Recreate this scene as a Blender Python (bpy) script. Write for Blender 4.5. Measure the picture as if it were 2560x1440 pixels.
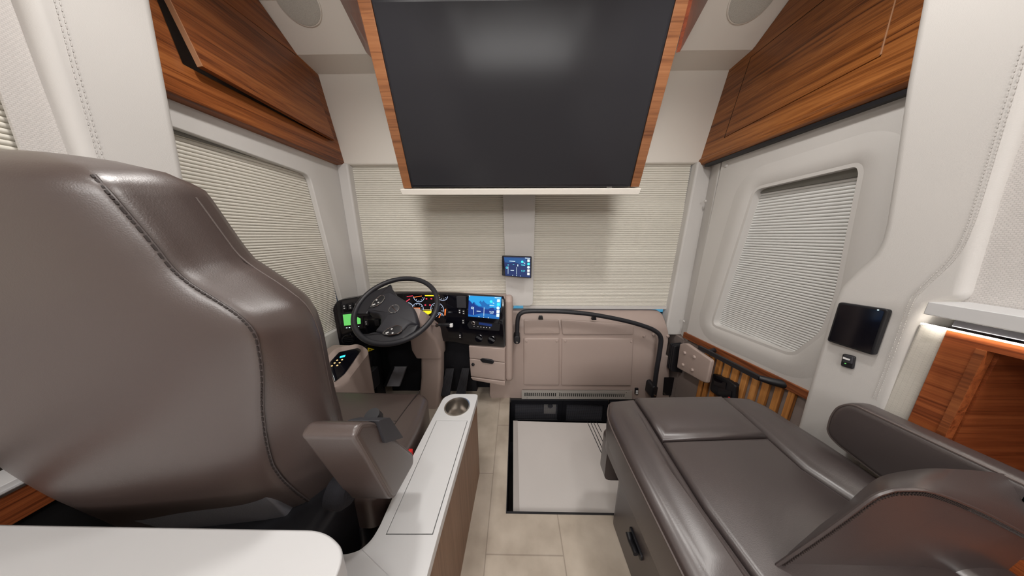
import bpy, bmesh, math, random
from mathutils import Vector, Matrix
for o in list(bpy.data.objects): bpy.data.objects.remove(o, do_unlink=True)
S = bpy.context.scene; COL = S.collection
rnd = random.Random(7)
PI = math.pi

# ---------------------------------------------------------------- camera, world, lights, exposure
cam_d = bpy.data.cameras.new('camera'); cam = bpy.data.objects.new('camera', cam_d); COL.objects.link(cam)
cam_d.sensor_width = 36.0; cam_d.lens = 36.0*564/2560; cam_d.clip_start = 0.01; cam_d.clip_end = 60
cam.location = (0, 0, 1.2)
cam.rotation_euler = (PI/2 - math.atan(131/564), 0, math.radians(0.8))
S.camera = cam
W = bpy.data.worlds.new('sky'); S.world = W; W.use_nodes = True
W.node_tree.nodes['Background'].inputs[0].default_value = (0.16, 0.50, 0.72, 1)
W.node_tree.nodes['Background'].inputs[1].default_value = 0.55
S.view_settings.view_transform = 'Standard'; S.view_settings.look = 'None'
S.view_settings.exposure = 0.2; S.view_settings.gamma = 1.0; S.view_settings.use_curve_mapping = False

def area(name, loc, rot, sx, sy, power, col=(1.0, 0.975, 0.95)):
    l = bpy.data.lights.new(name, 'AREA'); l.shape = 'RECTANGLE'; l.size = sx; l.size_y = sy; l.energy = power; l.color = col
    o = bpy.data.objects.new(name, l); COL.objects.link(o); o.location = loc; o.rotation_euler = rot
    return o
# the coach's cove strips along both sides of the ceiling and its round downlights
area('cove_light_left', (-0.62, -1.3, 2.235), (math.radians(14), math.radians(14), 0), 0.22, 3.4, 11)
area('cove_light_right', (0.70, -1.3, 2.235), (math.radians(14), math.radians(-14), 0), 0.22, 3.4, 11)
area('aisle_fill', (0.04, -1.5, 2.2), (math.radians(16), 0, 0), 1.0, 2.6, 31)  # added fill from behind the camera to soften contrast, not a fixture
area('rear_fill', (0.04, -2.9, 2.02), (math.radians(84), 0, 0), 1.6, 0.36, 20)  # unseen fill added to brighten the front ceiling and header
DOWN = [(-0.50, 0.62, 6.5), (0.58, 0.62, 6.5), (-0.35, -0.3, 3.5), (0.43, -0.3, 3.5), (0.04, -2.4, 14)]
for i, (x, y, p) in enumerate(DOWN):
    l = bpy.data.lights.new('downlight_lamp', 'SPOT'); l.energy = p*4; l.spot_size = math.radians(160); l.spot_blend = 0.7
    l.shadow_soft_size = 0.06; l.color = (1.0, 0.968, 0.93)
    o = bpy.data.objects.new('downlight_lamp', l); COL.objects.link(o); o.location = (x, y, 2.235)

# ---------------------------------------------------------------- helpers
WORLD = {}
def V3(v): return Vector(v)
class Fr:
    def __init__(s, o, ux, uy):
        s.o = Vector(o); s.ux = Vector(ux).normalized(); uy = Vector(uy)
        s.uy = (uy - s.ux*uy.dot(s.ux)).normalized(); s.n = s.ux.cross(s.uy)
    def p(s, u, v, d=0.0): return s.o + s.ux*u + s.uy*v + s.n*d
    def at(s, u, v, d=0.0, rot=0.0):
        c, q = math.cos(rot), math.sin(rot)
        return Fr(s.p(u, v, d), s.ux*c + s.uy*q, s.uy*c - s.ux*q)
def X(x, s=1): return Fr((x, 0, 0), (0, s, 0), (0, 0, 1))       # s=1 faces +x, s=-1 faces -x
def area2(p): return sum(p[i][0]*p[(i+1) % len(p)][1]-p[(i+1) % len(p)][0]*p[i][1] for i in range(len(p)))/2
def ccw(p): return list(p) if area2(p) > 0 else list(reversed(p))
def rr(u0, v0, u1, v1, r=0.01, n=4):
    r = min(r, abs(u1-u0)/2*0.999, abs(v1-v0)/2*0.999); out = []
    for cx, cy, a in ((u1-r, v1-r, 0), (u0+r, v1-r, 90), (u0+r, v0+r, 180), (u1-r, v0+r, 270)):
        for k in range(n+1):
            t = math.radians(a + 90*k/n); out.append((cx + r*math.cos(t), cy + r*math.sin(t)))
    return out
def rpoly(pts, r, n=5):
    pts = ccw(pts); out = []; N = len(pts)
    rs = r if isinstance(r, (list, tuple)) else [r]*N
    for i in range(N):
        a, b, c = (Vector(pts[(i-1) % N]), Vector(pts[i]), Vector(pts[(i+1) % N]))
        e, f = (a-b), (c-b); le, lf = e.length, f.length; e.normalize(); f.normalize()
        d = min(rs[i], le*0.45, lf*0.45)
        if d < 1e-4: out.append(tuple(b)); continue
        for k in range(n+1):
            t = k/n; p = (b+e*d)*(1-t)**2 + b*2*t*(1-t) + (b+f*d)*t*t
            out.append((p.x, p.y))
    return out
def circ(cx, cy, r, n=24, ry=None): return [(cx + r*math.cos(2*PI*k/n), cy + (ry or r)*math.sin(2*PI*k/n)) for k in range(n)]
def inset(p, d):
    N = len(p); out = []
    for i in range(N):
        a, b, c = Vector(p[i-1]), Vector(p[i]), Vector(p[(i+1) % N])
        e, f = (b-a), (c-b)
        if e.length < 1e-7 or f.length < 1e-7: out.append(p[i]); continue
        n1 = Vector((-e.y, e.x)).normalized(); n2 = Vector((-f.y, f.x)).normalized()
        m = n1+n2
        if m.length < 1e-5: out.append(p[i]); continue
        m.normalize(); q = b + m*min(d/max(m.dot(n1), 0.3), d*2)
        out.append((q.x, q.y))
    return out
def smooth_path(pts, n=6, closed=False):
    P = [Vector(p) for p in pts]; N = len(P); out = []
    for i in range(N if closed else N-1):
        g = lambda k: P[k % N] if closed else P[max(0, min(N-1, k))]
        p0, p1, p2, p3 = g(i-1), g(i), g(i+1), g(i+2)
        for k in range(n):
            t = k/n
            out.append(0.5*((2*p1)+(p2-p0)*t+(2*p0-5*p1+4*p2-p3)*t*t+(3*p1-p0-3*p2+p3)*t**3))
    if not closed: out.append(P[-1])
    return out

class MB:
    def __init__(s): s.v = []; s.f = []
    def add(s, vs, fs):
        b = len(s.v); s.v += [Vector(v) for v in vs]; s.f += [tuple(b+i for i in f) for f in fs]; return s
    def prism(s, fr, poly, d0, d1, holes=()):
        poly = ccw(poly); holes = [list(reversed(ccw(h))) for h in holes]
        loops = [poly]+holes; flat = [q for l in loops for q in l]; n = len(flat)
        vs = [fr.p(u, v, d1) for u, v in flat] + [fr.p(u, v, d0) for u, v in flat]; fs = []
        if holes:
            bm = bmesh.new(); bv = [bm.verts.new((u, v, 0)) for u, v in flat]; be = []; k0 = 0
            for l in loops:
                for i in range(len(l)): be.append(bm.edges.new((bv[k0+i], bv[k0+(i+1) % len(l)])))
                k0 += len(l)
            bm.verts.index_update(); bmesh.ops.triangle_fill(bm, use_beauty=True, use_dissolve=False, edges=be)
            for f in bm.faces:
                t = tuple(q.index for q in f.verts)
                if area2([flat[i] for i in t]) < 0: t = tuple(reversed(t))
                fs.append(t); fs.append(tuple(n+i for i in reversed(t)))
            bm.free()
        else:
            fs.append(tuple(range(n))); fs.append(tuple(n+i for i in reversed(range(n))))
        b = 0
        for l in loops:
            m = len(l)
            for i in range(m):
                j = (i+1) % m; fs.append((b+i, n+b+i, n+b+j, b+j))
            b += m
        return s.add(vs, fs)
    def box(s, x0, x1, y0, y1, z0, z1):
        return s.prism(Fr((0, 0, 0), (1, 0, 0), (0, 1, 0)), [(x0, y0), (x1, y0), (x1, y1), (x0, y1)], z0, z1)
    def loft(s, rings, cap0=True, cap1=True, closed=True):
        m = len(rings[0]); vs = [q for r in rings for q in r]; fs = []
        for k in range(len(rings)-1):
            for i in range(m if closed else m-1):
                j = (i+1) % m; fs.append((k*m+i, k*m+j, (k+1)*m+j, (k+1)*m+i))
        if cap0: fs.append(tuple(reversed(range(m))))
        if cap1: fs.append(tuple((len(rings)-1)*m+i for i in range(m)))
        return s.add(vs, fs)
    def pillow(s, fr, poly, d0, d1, r=0.02, dome=0.0, n=5, steps=4, back=True):
        """a padded slab: outline at d0, edges rounded with radius r up to d1, then a domed top"""
        poly = ccw(poly); rings = []; 
        rings.append([fr.p(u, v, d0) for u, v in poly])
        for k in range(n+1):
            t = PI/2*k/n; q = inset(poly, r*(1-math.cos(t)))
            rings.append([fr.p(u, v, d1-r+r*math.sin(t)) for u, v in q])
        base = inset(poly, r); cx = sum(u for u, v in base)/len(base); cy = sum(v for u, v in base)/len(base)
        for k in range(1, steps+1):
            t = k/(steps+0.6); h = dome*(1-(1-t)**2)
            rings.append([fr.p(u+(cx-u)*t, v+(cy-v)*t, d1+h) for u, v in base])
        return s.loft(rings)
    def slab(s, fr, poly, d0, d1, r, n=5):
        poly = ccw(poly); rings = []
        for k in range(n+1):
            t = PI/2*k/n; rings.append([fr.p(u, v, d0+r-r*math.cos(t)) for u, v in inset(poly, r*(1-math.sin(t)))])
        for k in range(n+1):
            t = PI/2*k/n; rings.append([fr.p(u, v, d1-r+r*math.sin(t)) for u, v in inset(poly, r*(1-math.cos(t)))])
        return s.loft(rings)
    def tube(s, pts, r, n=10, closed=False, caps=True):
        P = [Vector(p) for p in pts]; N = len(P); rings = []
        up = None
        for i in range(N):
            a = P[(i-1) % N] if closed else P[max(0, i-1)]; b = P[(i+1) % N] if closed else P[min(N-1, i+1)]
            t = (b-a)
            if t.length < 1e-9: t = Vector((0, 0, 1))
            t.normalize()
            if up is None:
                up = Vector((0, 0, 1)) if abs(t.z) < 0.9 else Vector((1, 0, 0))
            e = (up - t*up.dot(t)); e = e.normalized() if e.length > 1e-6 else t.orthogonal().normalized()
            f = t.cross(e); up = e; rad = r[i] if isinstance(r, (list, tuple)) else r
            rings.append([P[i]+(e*math.cos(2*PI*k/n)+f*math.sin(2*PI*k/n))*rad for k in range(n)])
        if closed: rings.append(rings[0]); return s.loft(rings, False, False)
        return s.loft(rings, caps, caps)
    def lathe(s, fr, prof, n=28, cap0=True):
        rings = [[fr.p(r*math.cos(2*PI*k/n), r*math.sin(2*PI*k/n), d) for k in range(n)] for r, d in prof]
        return s.loft(rings, cap0)
    def ball(s, c, r, n=10, m=6, sc=(1, 1, 1)):
        c = Vector(c); rings = []
        for k in range(m+1):
            t = -PI/2+PI*k/m; rad = max(math.cos(t), 0.02)*r
            rings.append([c+Vector((rad*math.cos(2*PI*i/n)*sc[0], rad*math.sin(2*PI*i/n)*sc[1], r*math.sin(t)*sc[2])) for i in range(n)])
        return s.loft(rings)
    def build(s, name, mat, parent=None, bevel=0, seg=2, label=None, cat=None, group=None, kind=None, sharp=38, flat=False):
        off = WORLD.get(parent.name, Vector((0, 0, 0))) if parent else Vector((0, 0, 0))
        me = bpy.data.meshes.new(name); me.from_pydata([tuple(v-off) for v in s.v], [], s.f); me.validate()
        bm = bmesh.new(); bm.from_mesh(me); bmesh.ops.recalc_face_normals(bm, faces=bm.faces)
        for f in bm.faces: f.smooth = not flat
        bm.to_mesh(me); bm.free()
        if not flat and not bevel: me.set_sharp_from_angle(angle=math.radians(sharp))
        o = bpy.data.objects.new(name, me); COL.objects.link(o)
        if mat: me.materials.append(mat)
        if parent: o.parent = parent
        WORLD[o.name] = off
        if bevel:
            b = o.modifiers.new('bevel', 'BEVEL'); b.width = bevel; b.segments = seg; b.limit_method = 'ANGLE'; b.angle_limit = math.radians(40); b.harden_normals = not flat
        tag(o, label, cat, group, kind)
        return o
def tag(o, label=None, cat=None, group=None, kind=None):
    if label: o['label'] = label
    if cat: o['category'] = cat
    if group: o['group'] = group
    if kind: o['kind'] = kind
    return o
def thing(name, loc, label, cat, group=None, kind=None):
    o = bpy.data.objects.new(name, None); COL.objects.link(o); o.location = loc; o.empty_display_size = 0.05
    WORLD[o.name] = Vector(loc); return tag(o, label, cat, group, kind)
def text(name, fr, txt, size, mat, parent, d=0.001, align='CENTER'):
    c = bpy.data.curves.new('t', 'FONT'); c.body = txt; c.size = size; c.align_x = align; c.align_y = 'CENTER'; c.extrude = 0.0004
    t = bpy.data.objects.new('t', c); COL.objects.link(t); dg = bpy.context.evaluated_depsgraph_get()
    me = t.evaluated_get(dg).to_mesh(); m = MB()
    m.add([fr.p(v.co.x, v.co.y, d+v.co.z) for v in me.vertices], [tuple(p.vertices) for p in me.polygons])
    bpy.data.objects.remove(t, do_unlink=True); bpy.data.curves.remove(c)
    return m.build(name, mat, parent, flat=True)

# ---------------------------------------------------------------- materials
def mat(name, col, rough=0.5, metal=0.0, spec=0.5, bump=0, bscale=200, coat=0, emit=None, estr=0, crough=0.12, var=0, vscale=3, stretch=(1, 1, 1)):
    m = bpy.data.materials.new(name); m.use_nodes = True; nt = m.node_tree; b = nt.nodes['Principled BSDF']
    b.inputs['Base Color'].default_value = (*col, 1); b.inputs['Roughness'].default_value = rough; b.inputs['Metallic'].default_value = metal
    b.inputs['Specular IOR Level'].default_value = spec; b.inputs['Coat Weight'].default_value = coat; b.inputs['Coat Roughness'].default_value = crough
    tc = nt.nodes.new('ShaderNodeTexCoord'); mp = nt.nodes.new('ShaderNodeMapping'); mp.inputs['Scale'].default_value = stretch
    nt.links.new(tc.outputs['Object'], mp.inputs[0])
    if bump:
        n = nt.nodes.new('ShaderNodeTexNoise'); n.inputs['Scale'].default_value = bscale; n.inputs['Detail'].default_value = 3
        nt.links.new(mp.outputs[0], n.inputs['Vector'])
        bp = nt.nodes.new('ShaderNodeBump'); bp.inputs['Strength'].default_value = bump; bp.inputs['Distance'].default_value = 0.002
        nt.links.new(n.outputs['Fac'], bp.inputs['Height']); nt.links.new(bp.outputs[0], b.inputs['Normal'])
    if var:
        n = nt.nodes.new('ShaderNodeTexNoise'); n.inputs['Scale'].default_value = vscale; n.inputs['Detail'].default_value = 5
        nt.links.new(mp.outputs[0], n.inputs['Vector'])
        r = nt.nodes.new('ShaderNodeMix'); r.data_type = 'RGBA'
        r.inputs[6].default_value = tuple(max(0, c*(1-var)) for c in col)+(1,); r.inputs[7].default_value = tuple(min(1, c*(1+var)) for c in col)+(1,)
        nt.links.new(n.outputs['Fac'], r.inputs[0]); nt.links.new(r.outputs[2], b.inputs['Base Color'])
    if emit:
        b.inputs['Emission Color'].default_value = (*emit, 1); b.inputs['Emission Strength'].default_value = estr
    return m
def wood(name, axis, dark, mid, light, rough=0.32, fig=1.0, freq=1.0):
    m = bpy.data.materials.new(name); m.use_nodes = True; nt = m.node_tree; b = nt.nodes['Principled BSDF']; L = nt.links.new
    tc = nt.nodes.new('ShaderNodeTexCoord'); mp = nt.nodes.new('ShaderNodeMapping')
    sc = [20*freq, 20*freq, 20*freq]; sc['xyz'.index(axis)] = 0.6; mp.inputs['Scale'].default_value = sc
    L(tc.outputs['Object'], mp.inputs[0])
    w = nt.nodes.new('ShaderNodeTexNoise'); w.inputs['Scale'].default_value = 0.9; w.inputs['Detail'].default_value = 2; L(mp.outputs[0], w.inputs['Vector'])
    ad = nt.nodes.new('ShaderNodeVectorMath'); ad.operation = 'MULTIPLY_ADD'; ad.inputs[1].default_value = (1.6*fig,)*3
    L(w.outputs['Color'], ad.inputs[0]); L(mp.outputs[0], ad.inputs[2])
    n1 = nt.nodes.new('ShaderNodeTexNoise'); n1.inputs['Scale'].default_value = 1.6; n1.inputs['Detail'].default_value = 6; n1.inputs['Roughness'].default_value = 0.62
    L(ad.outputs[0], n1.inputs['Vector'])
    n2 = nt.nodes.new('ShaderNodeTexNoise'); n2.inputs['Scale'].default_value = 9; n2.inputs['Detail'].default_value = 4; L(ad.outputs[0], n2.inputs['Vector'])
    mx = nt.nodes.new('ShaderNodeMath'); mx.operation = 'MULTIPLY_ADD'; mx.inputs[1].default_value = 0.55; L(n2.outputs['Fac'], mx.inputs[0]); L(n1.outputs['Fac'], mx.inputs[2])
    cr = nt.nodes.new('ShaderNodeValToRGB'); e = cr.color_ramp.elements
    e[0].position = 0.56; e[0].color = (*dark, 1); e[1].position = 1.05; e[1].color = (*light, 1)
    k = e.new(0.76); k.color = (*mid, 1)
    L(mx.outputs[0], cr.inputs[0]); L(cr.outputs[0], b.inputs['Base Color'])
    b.inputs['Roughness'].default_value = rough; b.inputs['Specular IOR Level'].default_value = 0.4
    return m
def weave(name, c1, c2, bw, rh):
    m = bpy.data.materials.new(name); m.use_nodes = True; nt = m.node_tree; b = nt.nodes['Principled BSDF']; L = nt.links.new
    tc = nt.nodes.new('ShaderNodeTexCoord'); sp = nt.nodes.new('ShaderNodeSeparateXYZ'); cb = nt.nodes.new('ShaderNodeCombineXYZ')
    L(tc.outputs['Object'], sp.inputs[0]); L(sp.outputs['Y'], cb.inputs['X']); L(sp.outputs['Z'], cb.inputs['Y'])
    br = nt.nodes.new('ShaderNodeTexBrick'); br.inputs['Scale'].default_value = 1; br.inputs['Brick Width'].default_value = bw; br.inputs['Row Height'].default_value = rh
    br.inputs['Mortar Size'].default_value = rh*0.16; br.inputs['Mortar Smooth'].default_value = 0.6
    br.inputs['Color1'].default_value = (*c1, 1); br.inputs['Color2'].default_value = tuple(q*0.94 for q in c1)+(1,); br.inputs['Mortar'].default_value = (*c2, 1)
    L(cb.outputs[0], br.inputs['Vector']); L(br.outputs['Color'], b.inputs['Base Color']); b.inputs['Roughness'].default_value = 0.85
    bp = nt.nodes.new('ShaderNodeBump'); bp.inputs['Strength'].default_value = 0.35; bp.inputs['Distance'].default_value = 0.001; bp.invert = True
    L(br.outputs['Fac'], bp.inputs['Height']); L(bp.outputs[0], b.inputs['Normal'])
    return m
TD, TM, TL = (0.075, 0.018, 0.005), (0.215, 0.062, 0.016), (0.34, 0.115, 0.032)
M = dict(
 white=mat('white_leatherette', (0.60, 0.58, 0.56), 0.55, bump=0.15, bscale=420, var=0.02, vscale=4),
 header=mat('padded_headliner', (0.74, 0.70, 0.64), 0.6, bump=0.1, bscale=500),
 ceil=mat('ceiling_vinyl', (0.86, 0.83, 0.77), 0.6, bump=0.1, bscale=300),
 mesh=weave('woven_wallcloth', (0.62, 0.59, 0.57), (0.525, 0.50, 0.485), 0.0058, 0.0042),
 linen=weave('linen_band', (0.62, 0.59, 0.53), (0.50, 0.47, 0.42), 0.016, 0.0030),
 stitch=mat('pale_thread', (0.57, 0.55, 0.53), 0.7),
 blind=mat('pleated_cloth', (0.70, 0.67, 0.60), 0.75),
 blindcool=mat('pleated_cloth_cool', (0.68, 0.68, 0.665), 0.7),
 wood_y=wood('teak_lengthwise', 'y', TD, TM, TL), wood_x=wood('teak_crosswise', 'x', (0.12, 0.042, 0.016), (0.235, 0.092, 0.036), (0.30, 0.128, 0.054)),
 wood_z=wood('teak_upright', 'z', (0.30, 0.10, 0.022), (0.55, 0.23, 0.060), (0.68, 0.32, 0.10), 0.35, 0.5),
 wood_red=wood('teak_red', 'y', (0.10, 0.020, 0.008), (0.17, 0.036, 0.013), (0.21, 0.05, 0.018)),
 wood_cab=wood('teak_figured', 'y', (0.075, 0.019, 0.004), (0.24, 0.078, 0.018), (0.39, 0.145, 0.038), 0.3, 1.6),
 wood_low=wood('teak_low', 'y', (0.10, 0.022, 0.007), (0.25, 0.065, 0.020), (0.36, 0.11, 0.034), 0.32, 1.0, 1.6),
 wood_low_x=wood('teak_low_cross', 'x', (0.09, 0.020, 0.006), (0.19, 0.048, 0.015), (0.27, 0.08, 0.025), 0.32, 0.6, 1.6),
 walnut=wood('walnut_panel', 'z', (0.14, 0.065, 0.034), (0.20, 0.105, 0.058), (0.25, 0.14, 0.085), 0.42, 0.4, 2.2),
 rail=wood('teak_rail', 'y', (0.12, 0.03, 0.010), (0.25, 0.075, 0.024), (0.33, 0.11, 0.035), 0.4, 0.3),
 edge=mat('pale_wood_edge', (0.42, 0.22, 0.12), 0.45, var=0.2, vscale=30, stretch=(1, 1, 0.1)),
 leather=mat('brown_leather', (0.064, 0.044, 0.039), 0.38, spec=0.9, bump=0.12, bscale=520, coat=0.4, crough=0.34),
 leather_dark=mat('dark_brown_leather', (0.056, 0.043, 0.042), 0.38, spec=0.9, bump=0.12, bscale=520, coat=0.4, crough=0.32),
 thread=mat('dark_thread', (0.022, 0.015, 0.014), 0.6),
 flap=mat('grey_vinyl', (0.13, 0.132, 0.148), 0.45, bump=0.2, bscale=330),
 headrail=mat('grey_headrail', (0.20, 0.195, 0.175), 0.6),
 thread_l=mat('brown_piping', (0.10, 0.078, 0.072), 0.5),
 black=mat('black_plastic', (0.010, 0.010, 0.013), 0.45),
 rubber=mat('black_rubber', (0.014, 0.014, 0.018), 0.5),
 gloss=mat('piano_black', (0.004, 0.004, 0.007), 0.08, coat=0.5),
 wheel=mat('wheel_grip', (0.018, 0.018, 0.023), 0.42, bump=0.1, bscale=500),
 hub=mat('wheel_pad', (0.024, 0.024, 0.031), 0.5, bump=0.15, bscale=500),
 grey=mat('grey_plastic', (0.035, 0.035, 0.042), 0.5),
 taupe=mat('taupe_plastic', (0.40, 0.315, 0.28), 0.5, bump=0.12, bscale=500),
 taupe_pad=mat('taupe_vinyl', (0.41, 0.325, 0.29), 0.45, bump=0.15, bscale=420),
 taupe_dark=mat('brown_grey_panel', (0.27, 0.22, 0.20), 0.6),
 solid=mat('white_solid_surface', (0.60, 0.60, 0.605), 0.35, var=0.02, vscale=8),
 steel=mat('brushed_steel', (0.66, 0.62, 0.57), 0.34, metal=0.45),
 cup=mat('cup_steel', (0.62, 0.585, 0.55), 0.26, metal=1.0),
 chrome=mat('chrome', (0.75, 0.75, 0.76), 0.12, metal=1.0),
 alu=mat('bright_aluminium', (0.72, 0.70, 0.68), 0.35, metal=0.9),
 screen=mat('television_glass', (0.027, 0.0265, 0.030), 0.16, spec=0.10),
 bezel=mat('television_bezel', (0.006, 0.006, 0.010), 0.3),
 speaker=mat('speaker_cloth', (0.56, 0.55, 0.50), 0.8, bump=1.0, bscale=300, var=0.2, vscale=300),
 cover=mat('step_cover', (0.55, 0.52, 0.50), 0.18, var=0.05, vscale=5),
 carpet=mat('dark_carpet', (0.010, 0.010, 0.014), 0.95, bump=0.8, bscale=200),
 treadplate=mat('worn_metal', (0.36, 0.36, 0.40), 0.5, metal=0.3, var=0.4, vscale=12),
 wire=mat('grille_wire', (0.22, 0.22, 0.25), 0.4, metal=0.6),
 mirror=mat('smoked_mirror', (0.16, 0.16, 0.18), 0.12, metal=0.8),
 red=mat('red_buckle', (0.7, 0.02, 0.02), 0.4, emit=None),
 yellow=mat('yellow_label', (0.75, 0.55, 0.02), 0.5),
 whitemark=mat('white_mark', (0.8, 0.8, 0.8), 0.5),
 hole=mat('void', (0.002, 0.002, 0.003), 0.9),  # near-black colour standing in for shade inside gaps and recesses
 glass=mat('window_glass', (0.10, 0.25, 0.5), 0.05, spec=0.5),
)
def em(name, col, s=1.0): return mat(name, (0.01, 0.01, 0.01), 0.4, emit=col, estr=s)
E_ = dict(cyan=em('lit_cyan', (0.05, 0.85, 0.95)), pale=em('lit_pale', (0.75, 0.95, 1.0)), cream=em('lit_cream', (0.95, 0.95, 0.85)), teal=em('lit_teal', (0.1, 0.75, 0.85)),
 blue=em('screen_sky', (0.02, 0.33, 0.72)), navy=em('screen_forest', (0.005, 0.035, 0.22)), mid=em('screen_road', (0.01, 0.13, 0.42)), deep=em('screen_deep', (0.003, 0.02, 0.11)), sky2=em('screen_dusk', (0.006, 0.075, 0.24)),
 green=em('lit_green', (0.13, 0.55, 0.12)), red=em('lit_red', (0.9, 0.05, 0.10)), orange=em('lit_orange', (0.9, 0.20, 0.04)), yellow=em('lit_yellow', (0.95, 0.80, 0.02)), amber=em('lit_amber', (0.85, 0.60, 0.25)),
 dial=em('lit_dial', (0.55, 0.65, 0.85)), led=em('led_strip', (1.0, 0.93, 0.82), 24), lamp=em('lamp_lens', (1.0, 0.94, 0.86), 6))

def tiles():
    m = bpy.data.materials.new('travertine_tile'); m.use_nodes = True; nt = m.node_tree; b = nt.nodes['Principled BSDF']; L = nt.links.new
    tc = nt.nodes.new('ShaderNodeTexCoord'); mp = nt.nodes.new('ShaderNodeMapping'); mp.inputs['Rotation'].default_value = (0, 0, PI/2); mp.inputs['Location'].default_value = (0.31, 0.11, 0)
    L(tc.outputs['Object'], mp.inputs[0])
    br = nt.nodes.new('ShaderNodeTexBrick'); br.inputs['Scale'].default_value = 1; br.inputs['Brick Width'].default_value = 0.61; br.inputs['Row Height'].default_value = 0.30
    br.inputs['Mortar Size'].default_value = 0.0022; br.inputs['Color1'].default_value = (0.50, 0.435, 0.36, 1); br.inputs['Color2'].default_value = (0.46, 0.40, 0.335, 1); br.inputs['Mortar'].default_value = (0.34, 0.29, 0.24, 1)
    L(mp.outputs[0], br.inputs['Vector'])
    n = nt.nodes.new('ShaderNodeTexNoise'); n.inputs['Scale'].default_value = 7; n.inputs['Detail'].default_value = 8; L(tc.outputs['Object'], n.inputs['Vector'])
    cr = nt.nodes.new('ShaderNodeValToRGB'); cr.color_ramp.elements[0].position = 0.35; cr.color_ramp.elements[0].color = (0.80, 0.78, 0.76, 1); cr.color_ramp.elements[1].position = 0.65; cr.color_ramp.elements[1].color = (1.08, 1.08, 1.08, 1)
    L(n.outputs['Fac'], cr.inputs[0])
    mx = nt.nodes.new('ShaderNodeMix'); mx.data_type = 'RGBA'; mx.blend_type = 'MULTIPLY'; mx.inputs[0].default_value = 1; L(br.outputs['Color'], mx.inputs[6]); L(cr.outputs[0], mx.inputs[7])
    L(mx.outputs[2], b.inputs['Base Color']); b.inputs['Roughness'].default_value = 0.35
    return m
M['tile'] = tiles()
M['pane'] = mat('clear_pane', (0.75, 0.92, 1.0), 0.0); M['pane'].node_tree.nodes['Principled BSDF'].inputs['Transmission Weight'].default_value = 1.0
FLOOR = Fr((0, 0, 0), (1, 0, 0), (0, 1, 0))
FRONT = Fr((0,1.55,0),(1,0,0),(0,0,1)); MULL = Fr((0,1.53,0),(1,0,0),(0,0,1)); PANEL = Fr((0,1.478,0),(1,0,0),(0,0,1)); DOOR = Fr((1.16,0,0),(0,-1,0),(0,0,1)); PILR = Fr((1.06,0,0),(0,-1,0),(0,0,1)); PILL = Fr((-1.04,0,0),(0,1,0),(0,0,1))
WALLL = Fr((-1.11,0,0),(0,1,0),(0,0,1)); CABL = Fr((-1.07,0,1.632),(0,1,0),(-0.15501,0,0.98791)); CABR = Fr((1.13,0,1.636),(0,-1,0),(0.15767,0,0.98749)); TV = Fr((0.0185,1.2,1.4332),(1,0,0),(0,-0.27421,0.96167)); CON = Fr((0,0,0.4645),(1,0,0),(0,1,0)); COVER = Fr((0,0,-0.012),(1,0,0),(0,1,0))
WHEEL = Fr((-0.638,1.157,0.81951),(0.99672,0.080911,-0),(-0.063905,0.78722,0.61335)); DR = Fr((-0.3122,1.385,0.6),(0.98748,-0.15774,0),(0,0,1)); DM = Fr((-0.7603,1.395,0.6),(1,0,0),(0,0,1)); DL = Fr((-1.1076,1.3,0.6),(0.93241,0.3614,0),(0,0,1)); DMR = Fr((-0.4282,1.395,0.6),(0.9963,-0.085888,0),(0,0,1)); DML = Fr((-0.9399,1.365,0.6),(0.98633,0.16476,0),(0,0,1))
TAB = Fr((-0.086,1.47,1.0088),(0.99143,-0.12929,0.018618),(-0.018462,0.0024077,0.99983)); SEAT = Fr((-0.615,0.345,0.9),(0.99198,0.12643,0),(0.014944,-0.11725,0.99299)); ARM = Fr((-0.285,0,0),(0,1,0),(0,0,1)); TABLE = Fr((0,0,0.7),(1,0,0),(0,1,0)); RB = Fr((0,0.33,0.5),(1,0,0),(0,-0.099504,0.99504)); GR = Fr((0,1.47,0),(1,0,0),(0,0,1)); KP = Fr((-0.8942,1.0758,0.54),(0.34894,0.93715,0),(-0.70446,0.2623,0.6595))
ARMR = Fr((0.965,0,0),(0,-1,0),(0,0,1)); PED = Fr((0,1.4,0.02),(1,0,0),(0,0.43273,0.90152)); SOFF = Fr((0,1.415,2.125),(1,0,0),(0,-0.73593,0.67706)); LEDGE = Fr((0.98,0,0),(0,-1,0),(0,0,1)); WOODF = Fr((1.055,0,0),(0,-1,0),(0,0,1)); SIDEC = Fr((-1,0,0),(0,1,0),(0,0,1))

# ================================================================ the setting
WELL = [(-0.036, 0.752), (1.16, 0.752), (1.16, 1.49), (-0.036, 1.49)]
MB().prism(FLOOR, [(-1.3, -4), (1.4, -4), (1.4, 1.62), (-1.3, 1.62)], -0.05, 0, holes=[WELL]).build('floor', M['tile'], kind='structure')
w = MB(); w.box(-0.06, 1.18, 0.73, 1.51, -0.46, -0.42)
w.box(-0.06, -0.037, 0.73, 1.51, -0.42, -0.05); w.box(-0.037, 1.18, 0.73, 0.751, -0.42, -0.05); w.box(1.165, 1.18, 0.751, 1.5, -0.42, -0.05); w.box(-0.037, 1.165, 1.491, 1.51, -0.42, -0.003)
w.build('trim_9', M['black'], kind='structure')
m = MB(); m.prism(FLOOR, [(-0.037, 0.746), (-0.0335, 0.7545), (-0.0335, 1.49), (-0.037, 1.49)], -0.05, 0.004); m.box(-0.037, 0.6, 0.747, 0.7545, -0.05, 0.003); m.build('trim_10', M['black'], kind='structure')
MB().box(-1.3, 1.4, -4.1, -4.0, 0, 2.4).build('wall_back', M['white'], kind='structure')
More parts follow.
